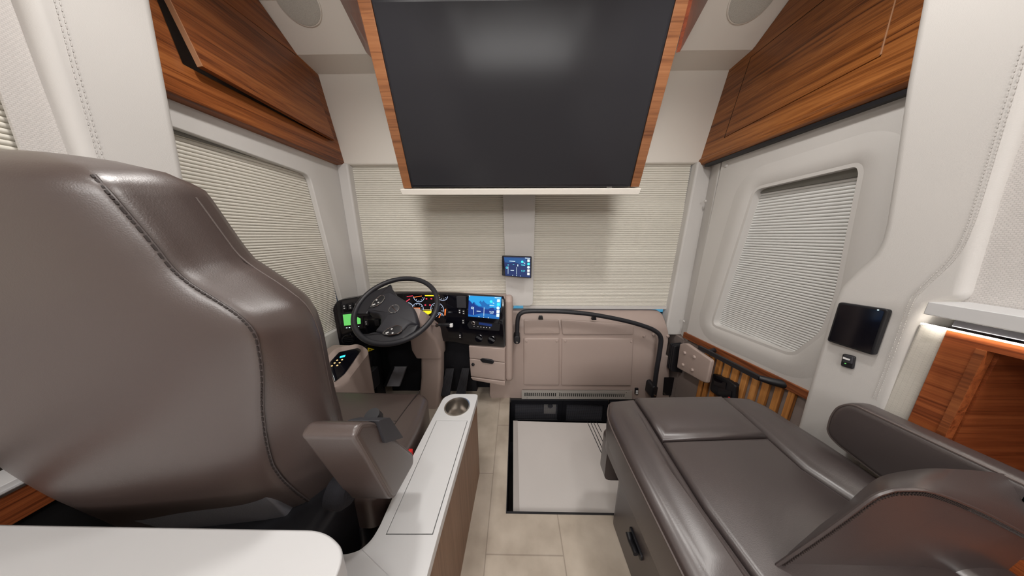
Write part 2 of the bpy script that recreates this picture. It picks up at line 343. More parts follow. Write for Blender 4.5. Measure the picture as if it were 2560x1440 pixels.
# ceiling: front soffit in two slopes, then the flat roof
prof = [(1.62, 2.104), (1.415, 2.125), (1.285, 2.245), (1.1, 2.262), (-4.05, 2.262)]
m = MB()
for (y0, z0), (y1, z1) in zip(prof[:-1], prof[1:]):
    m.add([(-1.3, y0, z0), (1.4, y0, z0), (1.4, y1, z1), (-1.3, y1, z1), (-1.3, y0, z0+.06), (1.4, y0, z0+.06), (1.4, y1, z1+.06), (-1.3, y1, z1+.06)],
          [(0, 1, 2, 3), (7, 6, 5, 4), (0, 4, 5, 1), (2, 6, 7, 3)])
m.build('ceiling', M['ceil'], kind='structure', sharp=20)
# left wall with the driver's window opening
MB().prism(WALLL, [(0.45, 0), (1.62, 0), (1.62, 1.75), (0.45, 1.75)], -0.03, 0, holes=[rpoly([(0.62, 1.553), (1.308, 1.518), (1.375, 0.80), (1.385, 0.632), (0.62, 0.615)], 0.04)]).build('wall_left', M['white'], kind='structure', bevel=0.006)
MB().box(-1.30, -1.25, -4, 1.62, 0, 2.3).build('wall_outer_left', M['white'], kind='structure')
MB().box(1.35, 1.40, -4, 1.62, 0, 2.3).build('wall_outer_right', M['white'], kind='structure')
# front wall: header pad, side strips, centre post
m = MB(); m.pillow(FRONT, [(-1.165, 2.118), (-1.085, 1.632), (1.145, 1.632), (1.225, 2.118)], -0.06, 0.012, 0.012, 0, 4, 1); m.build('wall_front', M['header'], kind='structure')
MB().prism(FRONT, [(-1.115, 1.64), (-1.115, 0.55), (-1.040, 0.55), (-1.044, 1.64)], -0.05, 0.028).build('trim_1', M['white'], kind='structure', bevel=0.012)
MB().prism(FRONT, [(1.106, 1.64), (1.082, 0.50), (1.26, 0.50), (1.26, 1.64)], -0.05, 0.028).build('trim_2', M['white'], kind='structure', bevel=0.012)
MB().prism(FLOOR, [(1.163, 1.425), (1.198, 1.535), (1.30, 1.535), (1.30, 1.425)], 0.50, 1.64).build('trim_3', M['white'], kind='structure', bevel=0.008)
MB().prism(MULL, rpoly([(-0.0797, 1.4693), (0.1267, 1.4688), (0.126, 0.7171), (-0.0611, 0.7163)], [0.03, 0.03, 0.001, 0.001]), -0.028, 0).build('trim_4', M['white'], kind='structure', bevel=0.012)
MB().box(-1.12, 1.30, 1.60, 1.66, -0.42, 0.63).build('wall_firewall', M['carpet'], kind='structure')
MB().box(1.165, 1.30, 1.452, 1.60, -0.42, 0.50).build('trim_11', M['taupe_dark'], kind='structure')
MB().prism(Fr((0, 1.605, 0), (1, 0, 0), (0, 0, 1)), [(-1.1, .6), (1.2, .6), (1.2, 1.7), (-1.1, 1.7)], -0.006, 0).build('window_1', M['pane'], kind='structure')
MB().prism(X(-1.185), [(0.55, .5), (1.56, .5), (1.56, 1.65), (0.55, 1.65)], -0.006, 0).build('window_2', M['glass'], kind='structure')
MB().prism(X(1.245, -1), [(-1.45, .55), (-0.6, .55), (-0.6, 1.6), (-1.45, 1.6)], -0.006, 0).build('window_3', M['glass'], kind='structure')
# padded pillars beside the two front seats
def stitches(mb, pts, off=0.0, n=3):
    P = smooth_path(pts, 14)
    acc = 0
    for a, b in zip(P[:-1], P[1:]):
        L = (b-a).length; k = max(1, int(L/0.009)); d = (b-a)/k
        for i in range(k): mb.tube([a+d*(i+0.15), a+d*(i+0.75)], 0.0009, 5)
lpil = [(0.598, 2.3), (0.590, 1.75), (0.583, 1.377), (0.56, 0.9), (0.56, 0), (0.735, 0), (0.735, 0.9), (0.7536, 1.299), (0.8042, 1.859), (0.825, 2.3)]
pl = MB().prism(PILL, lpil, -0.2, 0).build('trim_5', M['white'], kind='structure', bevel=0.022, seg=4)
m = MB(); stitches(m, [PILL.p(0.652, 2.0, .001), PILL.p(0.634, 1.72, .001), PILL.p(0.6129, 1.383, .001), PILL.p(0.60, 1.0, .001)]); stitches(m, [PILL.p(0.645, 2.0, .001), PILL.p(0.627, 1.72, .001), PILL.p(0.606, 1.383, .001), PILL.p(0.593, 1.0, .001)])
m.build('stitching', M['stitch'], pl)
front_edge = [(v) for v in [(-0.7654, 1.8046), (-0.7421, 1.5945), (-0.7081, 1.3538), (-0.692, 1.2327), (-0.6887, 1.1875), (-0.6921, 1.1466), (-0.7148, 1.094), (-0.7378, 1.0388), (-0.7423, 0.9758), (-0.7404, 0.9121), (-0.7358, 0.7469), (-0.7269, 0.5086)]]
rear_edge = [(v) for v in [(-0.5568, 0.7315), (-0.5694, 0.9699), (-0.562, 1.0207), (-0.5257, 1.0533), (-0.5468, 1.3018), (-0.555, 1.4462)]]
pts = [(-0.80, 2.28), (-0.775, 1.98)]+front_edge+[(-0.72, 0.25), (-0.72, 0.0), (-0.555, 0.0)]+rear_edge+[(-0.615, 2.28)]
pr = MB().prism(PILR, pts, -0.25, 0).build('trim_6', M['white'], kind='structure', bevel=0.02, seg=4)
m = MB()
for o in (0, 0.0065):
    stitches(m, [PILR.p(u+o, v, .001) for u, v in [(-0.5896, 1.5894), (-0.579, 1.4464), (-0.5704, 1.3341), (-0.5633, 1.2265), (-0.5657, 1.1518), (-0.5902, 1.0664), (-0.5974, 1.0238), (-0.5947, 0.9225), (-0.5918, 0.8052), (-0.5908, 0.731)]])
m.build('stitching', M['stitch'], pr)
# woven cloth behind the pillars, linen band by the wooden cabinet
MB().prism(Fr((-1.07, 0, 0), (0, 1, 0), (0, 0, 1)), [(-4, 0.75), (0.61, 0.75), (0.63, 2.28), (-4, 2.28)], -0.006, 0, holes=[[(-0.35, 1.0), (0.522, 1.0), (0.528, 1.374), (0.5336, 1.492), (0.548, 1.95), (-0.35, 1.95)]]).build('wall_left_cloth', M['mesh'], kind='structure')
MB().prism(Fr((1.075, 0, 0), (0, -1, 0), (0, 0, 1)), [(4, 1.04), (-0.60, 1.04), (-0.64, 2.28), (4, 2.28)], -0.03, 0).build('wall_right_cloth', M['mesh'], kind='structure')
MB().prism(Fr((1.062, 0, 0), (0, -1, 0), (0, 0, 1)), [(-0.575, 0), (-0.522, 0), (-0.530, 0.974), (-0.572, 0.974)], -0.02, 0).build('trim_7', M['linen'], kind='structure', bevel=0.006)

# ================================================================ pleated blinds
def pleats(fr, u0, u1, v0, v1, dep=0.006, back=0.010):
    prof = []; v = v0
    while v < v1-0.006:
        h = 0.0104+0.0032*(v-v0)/(v1-v0)
        for t, d in ((0.0, 0.0), (0.08, 0.62), (0.30, 0.96), (0.66, 1.0), (0.92, 0.60)): prof.append((v+t*h, d*dep))
        v += h
    prof.append((v1, 0)); r0 = []; loop = prof+[(v1, -back), (v0, -back)]
    m = MB(); m.loft([[fr.p(u1, v, d) for v, d in loop], [fr.p(u0, v, d) for v, d in loop]]); return m
def blind(name, fr, u0, u1, v0, v1, mt, label, rail=True, head=0):
    b = pleats(fr, u0, u1, v0+0.022, v1).build(name, mt, sharp=75)
    tag(b, label, 'blind', 'pleated window blinds')
    if rail: MB().prism(fr, rr(u0, v0, u1, v0+0.022, 0.004), -0.012, 0.012).build('bottom_rail', M['white'], b)
    if head: MB().prism(fr, [(u0, v1-head), (u1, v1-head), (u1, v1), (u0, v1)], 0.004, 0.013).build('headrail', M['headrail'], b)
    return b
B1 = Fr((0, 1.572, 0), (1, 0, 0), (0, 0, 1))
blind('window_blind', B1, -1.047, -0.01, 0.69, 1.645, M['blind'], 'cream pleated windscreen blind behind the steering wheel, left of the centre post')
blind('window_blind', B1, 0.06, 1.10, 0.685, 1.645, M['blind'], 'cream pleated windscreen blind right of the centre post, above the padded panel')
blind('window_blind', X(-1.145), 0.63, 1.372, 0.605, 1.575, M['blind'], 'cream pleated blind in the side window beside the driver seat', True, 0.045)
b = blind('window_blind', X(1.20, -1), -1.30, -0.74, 0.66, 1.46, M['blindcool'], 'grey pleated blind in the slanted window of the entry door', True, 0.06)
blind('window_blind', X(-1.088), -0.36, 0.552, 0.98, 1.97, M['blind'], 'grey pleated blind at the far left edge behind the white pillar')

# ================================================================ entry door
door = thing('door_1', (1.16, 1.1, 0), 'white entry door with a slanted blind-covered window and teak slats below', 'door', kind='structure')
hole = rpoly([(-1.187, 1.4168), (-0.8586, 1.4296), (-0.8478, 1.4069), (-0.833, 1.2394), (-0.809, 0.986), (-0.8141, 0.8429), (-0.8694, 0.7288), (-0.8907, 0.717), (-1.2591, 0.6918)], [0.03]*9)
MB().prism(DOOR, rpoly([(-1.408, 1.66), (-0.6, 1.66), (-0.6, 0.622), (-0.80, 0.598), (-1.432, 0.522), (-1.432, 0.56)], 0.002), -0.04, 0, holes=[hole]).build('door_panel', M['white'], door, bevel=0.008, seg=3)
m = MB(); hp = [DOOR.p(u, v, 0.0) for u, v in hole]
# raised moulding round the window
out = inset(ccw(hole), -0.03); inn = inset(ccw(hole), -0.004)
ringp = []
m = MB(); m.loft([[DOOR.p(u, v, -0.001) for u, v in inset(ccw(hole), -0.055)], [DOOR.p(u, v, 0.006) for u, v in inset(ccw(hole), -0.03)], [DOOR.p(u, v, 0.006) for u, v in inset(ccw(hole), -0.012)], [DOOR.p(u, v, -0.006) for u, v in inset(ccw(hole), -0.001)], [DOOR.p(u, v, -0.012) for u, v in inset(ccw(hole), -0.001)]], False, False)
m.build('window_surround', M['white'], door)
MB().prism(DOOR, [(-1.45, 0.560), (-1.45, 0.519), (-0.72, 0.572), (-0.72, 0.609)], -0.03, 0.008).build('top_rail', M['rail'], door, bevel=0.003)
MB().prism(DOOR, [(-1.45, 0.53), (-1.45, -0.44), (-0.70, -0.44), (-0.70, 0.58)], -0.04, -0.012).build('lower_panel', M['taupe_dark'], door)
SL = [(-1.2647, -1.2407), (-1.2271, -1.2052), (-1.1824, -1.1531), (-1.1345, -1.1054), (-1.0875, -1.0588), (-1.0357, -1.0095), (-0.9874, -0.9619), (-0.9438, -0.9162), (-0.8937, -0.8689), (-0.8473, -0.8237)]
for u0, u1 in SL:
    top = 0.545+(u0+1.4)*0.073-0.012
    MB().prism(DOOR, [(u0, -0.40), (u1, -0.40), (u1, top), (u0, top)], -0.012, 0.004).build('slat', M['wood_z'], door, bevel=0.003)
g = MB(); gp = Fr((1.10, 0, 0), (0, -1, 0), (0, 0, 1))
A0 = (1.1, 1.2471, 0.5512); A1 = (1.1, 0.9095, 0.576); A2 = (1.15, 0.9133, 0.5759); A3 = (1.155, 1.2185, 0.5565)
d = (Vector(A1)-Vector(A0)).normalized(); up = Vector((0, 0, 1))
g.add([Vector(A0)+Vector(q) for q in ((0.008, 0, -.012), (-0.008, 0, -.012), (-0.008, 0, .012), (0.008, 0, .012))]+[Vector(A1)+Vector(q) for q in ((0.008, 0, -.012), (-0.008, 0, -.012), (-0.008, 0, .012), (0.008, 0, .012))], [(0, 1, 2, 3), (7, 6, 5, 4), (0, 4, 5, 1), (1, 5, 6, 2), (2, 6, 7, 3), (3, 7, 4, 0)])
gh = g.build('grab_handle', M['black'], door, bevel=0.003)
q = MB(); q.tube([Vector(A1)+Vector((0, 0.004, 0)), Vector((1.125, A1[1]-0.02, A1[2])), Vector((1.165, A1[1]-0.045, A1[2]))], [0.013, 0.016, 0.018], 10); q.build('handle_mount', M['black'], gh)
q = MB(); q.tube([Vector(A0)+d*0.06, Vector((1.165, A0[1]-0.04, A0[2]+0.004))], [0.010, 0.014], 10); q.build('handle_mount', M['black'], gh)
lt = MB().pillow(DOOR, rpoly([(-1.1722, 0.4272), (-1.0705, 0.4522), (-1.0339, 0.4454), (-1.0237, 0.375), (-1.033, 0.3406), (-1.0718, 0.3205), (-1.157, 0.3171), (-1.1676, 0.3276)], 0.012), -0.005, 0.022, 0.008, 0.002).build('latch', M['black'], door)
MB().prism(DOOR, rpoly([(-1.1501, 0.4113), (-1.0792, 0.4314), (-1.0748, 0.393), (-1.1434, 0.3721)], 0.004), 0.02, 0.0265).build('latch_paddle', M['gloss'], lt)
MB().prism(DOOR, rpoly([(-1.1144, 0.3781), (-1.0419, 0.4061), (-1.0397, 0.3595), (-1.1099, 0.3381)], 0.004), 0.02, 0.0262).build('latch_lever', M['gloss'], lt)
MB().prism(DOOR, [(-1.0525, 0.3662), (-1.0426, 0.3717), (-1.0411, 0.3656), (-1.051, 0.36)], 0.02, 0.0275).build('lock_mark', M['red'], lt)
for px in [(-1.4791, 1.4047), (-1.4764, 0.6264), (-1.3772, 1.575)]:
    MB().lathe(DOOR.at(px[0], px[1], 0), [(0.009, -0.002), (0.009, 0.002), (0.006, 0.005)], 14).build('screw_cap', M['white'], door)

# door hinge bracket on the dash end
br = thing('hinge_bracket', (1.08, 1.3, 0.44), 'taupe hinge cover plate with four round screw caps and black bellows beside the door slats', 'bracket')
bq = [(-1.3738, 0.5101), (-1.3235, 0.5384), (-1.1339, 0.5313), (-1.1324, 0.3896), (-1.1602, 0.3773), (-1.3638, 0.3405)]
BRF = Fr((1.08, 0, 0), (0, -1, 0), (0, 0, 1))
MB().pillow(BRF, rpoly(bq, 0.012), -0.018, 0.0, 0.008, 0.002).build('cover_plate', M['taupe'], br)
MB().prism(BRF, inset(ccw(bq), 0.055), -0.066, -0.016).build('mounting_block', M['taupe'], br)
for x, y in [(-1.3157, 0.4761), (-1.2405, 0.4902), (-1.3119, 0.3936), (-1.2361, 0.4056)]:
    MB().lathe(BRF.at(x, y, 0.002), [(0.010, -0.002), (0.010, 0.004), (0.007, 0.008), (0.003, 0.0085)], 14).build('screw_cap', M['taupe_pad'], br)
m = MB()
bb = [(1.0887, 0.458), (1.0987, 0.4672), (1.1919, 0.4713), (1.162, 0.4586), (1.1708, 0.2644), (1.0934, 0.277)]
for k in range(6): m.prism(PANEL, inset(ccw(rpoly(bb, 0.006)), 0.000 if k % 2 else 0.003), 0.004+0.009*k, 0.013+0.009*k)
m.build('bellows', M['rubber'], br)

# ================================================================ padded panel ahead of the passenger
kp = thing('passenger_dash_panel', (0.5, 1.478, 0), 'taupe padded knee panel with four stitched cushions below the right windscreen blind', 'dash panel')
yz = Fr((0, 0, 0), (0, 1, 0), (0, 0, 1))
m = MB(); prof = [(1.478, 0.0), (1.478, 0.56), (1.483, 0.59), (1.497, 0.612), (1.52, 0.636), (1.552, 0.664), (1.59, 0.672), (1.59, 0.0)]
xs = [(-0.035, 0), (-0.02, 0.004), (0.98, 0.004), (1.03, 0.0), (1.055, -0.012), (1.072, -0.05), (1.078, -0.12)]
rings = []
for x, dz in xs: rings.append([Vector((x, y, max(0.0, z+(dz if z > 0.5 else 0)*min(1, (z-0.4)/0.2)))) for y, z in prof])
m.loft(rings); m.build('panel_body', M['taupe'], kp, sharp=30)
MB().prism(PANEL, [(1.0, 0.0), (1.162, 0.0), (1.118, 0.28), (1.10, 0.36), (1.0, 0.36)], -0.09, 0.0005).build('lower_corner', M['taupe'], kp, bevel=0.006)
MB().prism(Fr((0,1.478,0),(1,0,0),(0,0,1)), rpoly([(-0.1912, 0.0162), (-0.1852, 0.149), (-0.1516, 0.1631), (-0.0308, 0.1642), (-0.0311, -0.0034), (-0.1793, -0.0051)], 0.01), -0.1, 0.0).build('lower_corner', M['taupe'], kp, bevel=0.006)
PADS = [[(0.0601, 0.6348), (0.3033, 0.6331), (0.3155, 0.5289), (0.0642, 0.5254)], [(0.3167, 0.6332), (0.3751, 0.6323), (0.7922, 0.6029), (0.8214, 0.5928), (0.8267, 0.526), (0.3329, 0.5241)], [(0.0606, 0.4944), (0.3131, 0.4961), (0.331, 0.1164), (0.0661, 0.1171)], [(0.3303, 0.4962), (0.8328, 0.4983), (0.8609, 0.117), (0.3443, 0.1165)]]
for i, p in enumerate(PADS): MB().pillow(PANEL, rpoly(p, 0.012), -0.004, 0.011 if i < 2 else 0.008, 0.008, 0.0025 if i < 2 else 0.001, 5, 6).build('padded_cushion', M['taupe_pad'], kp)
for x, y in [(0.0839, 0.4714), (0.297, 0.4729), (0.3572, 0.4733), (0.8186, 0.4746), (0.9047, 0.5124), (0.9677, 0.5269), (1.069, 0.5165)]:
    MB().lathe(PANEL.at(x, y, 0.004), [(0.010, -0.004), (0.010, 0.003), (0.007, 0.007), (0.003, 0.0075)], 14).build('screw_cap', M['taupe_pad'], kp)
for x, y in [(0.1769, 0.6492), (0.5403, 0.6475)]:
    m = MB(); m.prism(PANEL.at(x, y), rpoly([(-0.012, 0.014), (0.012, 0.014), (0.017, -0.01), (-0.017, -0.01)], 0.004), 0, 0.02); m.build('coat_hook', M['black'], kp, bevel=0.003)
vs = [(0.052, 0.0788), (0.8661, 0.0839), (0.8747, 0.0112), (0.0527, 0.0033)]
slots = []
for k in range(16): slots.append(362+k*(755-374)/15.0)
for k in range(33): slots.append(798+k*(1610-810)/32.0)
px0 = (-0.1293, 0.8006); pxs = 0.000594069
u0 = -0.1415
sl = [[(u0+s*pxs, 0.0279), (u0+(s+12)*pxs, 0.0279), (u0+(s+12)*pxs, 0.0577), (u0+s*pxs, 0.0577)] for s in slots]
vent = MB().prism(PANEL, vs, 0.012, 0.0145, holes=sl).build('vent_strip', M['steel'], kp, flat=True)
MB().prism(PANEL, inset(ccw(vs), 0.006), 0.0, 0.009).build('vent_duct', M['hole'], vent, flat=True)
for x, y in [(0.0912, 0.0617), (0.0919, 0.0158), (0.3329, 0.0643), (0.335, 0.0185), (0.8262, 0.0696), (0.8265, 0.024)]: MB().lathe(PANEL.at(x, y, 0.0145), [(0.003, -0.001), (0.003, 0.001), (0.001, 0.0016)], 8).build('screw', M['chrome'], vent)
sw = MB().prism(PANEL, rpoly([(0.8906, 0.0994), (0.9157, 0.0997), (0.9205, 0.0476), (0.8951, 0.0473)], 0.004), -0.002, 0.008).build('rocker_switch', M['black'], kp, bevel=0.002)
for p in ([(0.8986, 0.0829), (0.9142, 0.083), (0.9158, 0.0706), (0.899, 0.0704)], [(0.8996, 0.0655), (0.9152, 0.0657), (0.9168, 0.0531), (0.8999, 0.0529)]): MB().prism(PANEL, rpoly(p, 0.002), 0.007, 0.0088).build('switch_mark', M['whitemark'], sw)
MB().prism(PANEL, rpoly([(1.0935, 0.1901), (1.1864, 0.1883), (1.1988, 0.0387), (1.104, 0.0412)], 0.006), -0.002, 0.006).build('display_panel', M['gloss'], kp, bevel=0.002)
MB().box(0.71, 1.13, 1.440, 1.478, -0.055, -0.004).build('step_valance', M['black'], kp)
m = MB(); m.box(0.06, 0.075, 1.47, 1.485, 0.0, 0.002)

# grab rail
gr = thing('grab_rail', (0.5, 1.41, 0.4), 'black tubular grab rail arching across the taupe padded panel', 'grab rail')
rp = [(0.0139, 1.41, 0.5117),(0.0148, 1.41, 0.5532),(0.0157, 1.41, 0.5943),(0.0176, 1.41, 0.652),(0.0275, 1.41, 0.6891),(0.0514, 1.41, 0.709),(0.0887, 1.41, 0.7159),(0.1419, 1.41, 0.7178),(0.3016, 1.41, 0.7147),(0.4616, 1.41, 0.702),(0.6232, 1.41, 0.6752),(0.7594, 1.41, 0.6447),(0.8703, 1.41, 0.6109),(0.9273, 1.41, 0.5853),(0.9637, 1.41, 0.5564),(0.9801, 1.41, 0.5183),(0.9828, 1.41, 0.4706),(0.9842, 1.41, 0.3979),(0.9836, 1.41, 0.2984),(0.9871, 1.41, 0.1633)]
MB().tube(smooth_path(rp, 4), 0.0145, 14).build('rail_tube', M['rubber'], gr)
def foot(c, w, h):
    f = Fr((c[0], 1.395, c[2]), (1, 0, 0), (0, 0, 1))
    m = MB().pillow(f, rr(-w/2, -h/2, w/2, h/2, w*0.45, 6), -0.08, 0.0, 0.006, 0.001); o = m.build('rail_mount', M['black'], gr)
    MB().lathe(f.at(0, -h*0.2, 0.002), [(0.006, -0.001), (0.006, 0.003), (0.003, 0.004)], 12).build('screw', M['chrome'], o); return o
foot((0.0138, 1.395, 0.5152), 0.043, 0.06)
foot((0.9866, 1.395, 0.1213), 0.038, 0.10)

# ================================================================ step well
cv = thing('step_cover', (0.4, 1.0, -0.012), 'off-white sliding step cover over the entry well', 'step cover')
MB().prism(COVER, [(-0.0052, 0.7611), (-0.0097, 1.2745), (0.6271, 1.2834), (0.7346, 1.2849)][:2]+[(0.62, 1.262), (0.62, 0.757)], -0.02, 0).build('cover_sheet', M['cover'], cv, bevel=0.002)
a0, b0 = (-0.0052, 0.7611), (-0.0097, 1.2745)
a1, b1 = (0.0236, 0.7615), (0.0198, 1.2749)
MB().prism(COVER, [a0, b0, b1, a1], 0, 0.0016).build('edge_strip', mat('cover_edge', (0.40, 0.37, 0.35), 0.3), cv)
for (p, q) in (((0.4851, 1.2714), (0.4973, 1.0426)), ((0.5064, 1.2717), (0.5125, 1.0624)), ((0.5249, 1.272), (0.5331, 1.1169)), ((0.5462, 1.2723), (0.551, 1.1936))):
    MB().tube([COVER.p(*p, 0.0005), COVER.p(*q, 0.0005)], 0.0022, 6).build('grip_groove', M['black'], cv)
def grille(x0, x1, z0, z1, label):
    t = thing('heater_grille', ((x0+x1)/2, 1.46, z0), label, 'grille', 'heater grilles in the step well')
    G = Fr((0, 1.465, 0), (1, 0, 0), (0, 0, 1))
    i0 = [(x0+0.032, z0+0.018), (x1-0.032, z0+0.018), (x1-0.032, z1-0.038), (x0+0.032, z1-0.038)]
    MB().prism(G, [(x0, z0), (x1, z0), (x1, z1), (x0, z1)], -0.012, 0.004, holes=[i0]).build('frame', M['black'], t, bevel=0.002)
    m = MB(); n = int((x1-x0-0.064)/0.0075)
    for k in range(1, n): u = x0+0.032+k*(x1-x0-0.064)/n; m.prism(G, [(u-.0007, z0+.018), (u+.0007, z0+.018), (u+.0007, z1-.038), (u-.0007, z1-.038)], -0.006, -0.004)
    n = int((z1-z0-0.056)/0.0075)
    for k in range(1, n): v = z0+0.018+k*(z1-z0-0.056)/n; m.prism(G, [(x0+.032, v-.0007), (x1-.032, v-.0007), (x1-.032, v+.0007), (x0+.032, v+.0007)], -0.0075, -0.006)
    m.build('wire_mesh', M['wire'], t, flat=True); return t
gx = [-0.0297, 0.3598, 0.656]; gz = [-0.1956, -0.0019]
g1 = grille(gx[0], gx[1], gz[0], gz[1], 'black heater grille with wire mesh, left one in the step well, fan motor behind it')
m = MB(); F = Fr((0, 1.478, 0), (1, 0, 0), (0, 0, 1)); mx = 0.2704
m.box(mx-0.045, mx+0.045, 1.476, 1.486, gz[0]+0.06, gz[1]-0.03); fm = m.build('fan_motor', M['steel'], g1)
MB().lathe(F.at(mx, (gz[0]+gz[1])/2+0.035, 0.002), [(0.02, 0), (0.02, 0.003), (0.012, 0.004)], 18).build('motor_hub', M['black'], fm)
grille(gx[1], 0.70, gz[0], gz[1], 'black wire-mesh heater grille, right one in the step well by the recliner')

# ================================================================ driver's dashboard
da = thing('dashboard', (-0.55, 1.42, 0.5), "piano black driver dashboard wrapping behind the steering wheel with lit screens", 'dashboard')
DP = [Vector(p) for p in [[-1.1076, 1.3, 0.6911], [-0.9399, 1.365, 0.6669], [-0.7603, 1.395, 0.6563], [-0.4282, 1.395, 0.6581], [-0.3122, 1.385, 0.6626], [-0.0618, 1.345, 0.6794]]]
for p in DP: p.z = 0
R0 = DP[-1]
tops = [0.815, 0.832, 0.842, 0.840, 0.836, 0.828]; bots = [0.485, 0.490, 0.53, 0.50, 0.486, 0.490]
m = MB(); path = smooth_path([p+Vector((0, 0, t)) for p, t in zip(DP, tops)], 24); pb = smooth_path([p+Vector((0, 0, t)) for p, t in zip(DP, bots)], 24); rings = []
L = len(path)
for i in range(L):
    t, b = path[i].copy(), pb[i].copy()
    e = min(i, L-1-i); k = [0.035, 0.018, 0.008, 0.003][e] if e < 4 else 0
    sL = (Vector((path[i].x, path[i].y, 0))-Vector((path[0].x, path[0].y, 0))).length; sR = (Vector((path[i].x, path[i].y, 0))-Vector((path[-1].x, path[-1].y, 0))).length
    for s_, r_, q_ in ((sL, 0.05, 0.02), (sR, 0.018, 0.012)):
        if s_ < r_: t.z -= r_-math.sqrt(r_*r_-(r_-s_)**2)
        if s_ < q_: b.z += q_-math.sqrt(q_*q_-(q_-s_)**2)
    nrm = Vector((0, -1, 0))
    rings.append([b+nrm*0.0, b+nrm*0.008+Vector((0, 0, .008)), t+nrm*0.008-Vector((0, 0, .012)), t+nrm*0.0-Vector((0, 0, .002)), t-nrm*0.03, b-nrm*0.03])
m.loft(rings); m.build('fascia', M['gloss'], da, sharp=50)
m = MB(); m.loft([[path[i]-Vector((0, -.012, .016)), path[i]-Vector((0, -.018, .004)), path[i]-Vector((0, -.05, .004)), Vector((path[i].x, 1.552, path[i].z-.03)), Vector((pb[i].x, 1.552, .56)), Vector((pb[i].x, pb[i].y+.03, .56))] for i in range(36, L)]); m.build('cowl', M['taupe'], da, sharp=60)
# right end of the pod, and the storage box under it
MB().prism(Fr((0, 0, 0), (0, 1, 0), (0, 0, 1)), rpoly([(1.352, 0.23), (1.350, 0.80), (1.385, 0.838), (1.47, 0.80), (1.476, 0.64), (1.476, 0.22), (1.42, 0.20)], [0.02, 0.03, 0.03, 0.03, 0.02, 0.01, 0.03]), -0.064, -0.014).build('pod_end', M['taupe'], da, bevel=0.022, seg=4)
box = [(0.0028, -0.1169), (0.2522, -0.1148), (0.2515, -0.2179), (0.0043, -0.2088)]
bx = thing_box = MB().prism(DR, [(0.0029, -0.114), (0.2522, -0.1119), (0.2503, -0.3889), (0.0147, -0.3678)], -0.12, -0.004).build('storage_box', M['taupe'], da, bevel=0.006)
MB().pillow(DR, rpoly([(0.0055, -0.1181), (0.2508, -0.1163), (0.2501, -0.2151), (0.0058, -0.2072)], 0.004), -0.004, 0.008, 0.004, 0.001).build('drawer_front', M['taupe_pad'], bx)
MB().pillow(DR, rpoly([(0.0055, -0.2132), (0.2501, -0.221), (0.2491, -0.352), (0.0098, -0.3464)], 0.004), -0.004, 0.008, 0.004, 0.001).build('drawer_front', M['taupe_pad'], bx)
MB().pillow(DR, rpoly([(0.0096, -0.3527), (0.2505, -0.358), (0.2503, -0.3889), (0.2363, -0.3907), (0.0232, -0.3731)], 0.004), -0.004, 0.012, 0.005, 0.001).build('lower_lip', M['taupe'], bx)
MB().pillow(DR, rpoly([(0.0807, -0.2101), (0.0979, -0.1965), (0.1671, -0.2014), (0.1806, -0.2149), (0.1692, -0.2324), (0.0997, -0.2292)], 0.008), 0, 0.016, 0.004, 0.001).build('drawer_pull', M['black'], bx)
MB().lathe(DR.at(*(0.0311, -0.2515), 0.008), [(0.011, -0.002), (0.011, 0.006), (0.007, 0.012), (0.004, 0.012)], 14).build('drawer_lock', M['black'], bx)
# screens are drawn as flat lit shapes on their glass
def lit(fr, parent, name, pts, key, d, label=None):
    return MB().prism(fr, ccw(pts), d-0.0004, d).build(name, E_[key], parent, flat=True)
ts = thing_ts = MB().prism(DR, rpoly([(0.016, 0.2336), (0.2331, 0.2306), (0.2182, 0.0567), (-0.0026, 0.0666)], 0.004), 0.004, 0.018).build('touchscreen', M['gloss'], da, bevel=0.003, label='lit blue dash touchscreen showing a forest road')
sd = 0.0186
lit(DR, ts, 'screen_picture', [(0.026, 0.2346), (0.2356, 0.2343), (0.2183, 0.0898), (0.0152, 0.0954)], 'mid', sd)
lit(DR, ts, 'screen_sky', [(0.026, 0.2331), (0.2348, 0.2329), (0.2299, 0.1664), (0.1824, 0.1609), (0.1467, 0.1647), (0.1236, 0.1634), (0.1109, 0.1714), (0.0905, 0.1689), (0.0733, 0.1782), (0.0594, 0.1949), (0.0473, 0.1841), (0.0361, 0.1967), (0.0239, 0.2041)], 'blue', sd+.0003)
lit(DR, ts, 'screen_trees', [(0.0235, 0.2019), (0.0305, 0.2022), (0.0359, 0.1937), (0.0471, 0.1797), (0.0579, 0.1949), (0.0616, 0.1775), (0.0731, 0.1708), (0.0888, 0.1629), (0.1106, 0.1612), (0.1248, 0.1518), (0.1478, 0.1502), (0.1681, 0.1615), (0.1825, 0.1652), (0.1907, 0.1468), (0.2021, 0.1475), (0.2015, 0.1138), (0.1528, 0.1211), (0.1094, 0.1229), (0.05, 0.1059), (0.0174, 0.1098)], 'navy', sd+.0006)
lit(DR, ts, 'screen_trees', [(0.0913, 0.1937), (0.1019, 0.2058), (0.1102, 0.1946), (0.1206, 0.2067), (0.1317, 0.1928), (0.1472, 0.1821), (0.1587, 0.1856), (0.1582, 0.1653), (0.1251, 0.1649), (0.108, 0.1713)], 'mid', sd+.0006)
def icons(fr, par, sq, d):
    for shape, pts, key in sq: lit(fr, par, shape, pts, key, d)
icons(DR, ts, [('app_icon', rpoly(q, 0.002), k) for q, k in (([(0.2081, 0.2189), (0.227, 0.2191), (0.2254, 0.2013), (0.2064, 0.201)], 'pale'), ([(0.2071, 0.1953), (0.2253, 0.1956), (0.2237, 0.1776), (0.2054, 0.178)], 'cyan'), ([(0.2035, 0.1483), (0.2226, 0.1487), (0.221, 0.1289), (0.2025, 0.1285)], 'cream'), ([(0.2024, 0.1241), (0.2209, 0.1245), (0.2192, 0.1046), (0.2007, 0.1049)], 'pale'))], sd+.001)
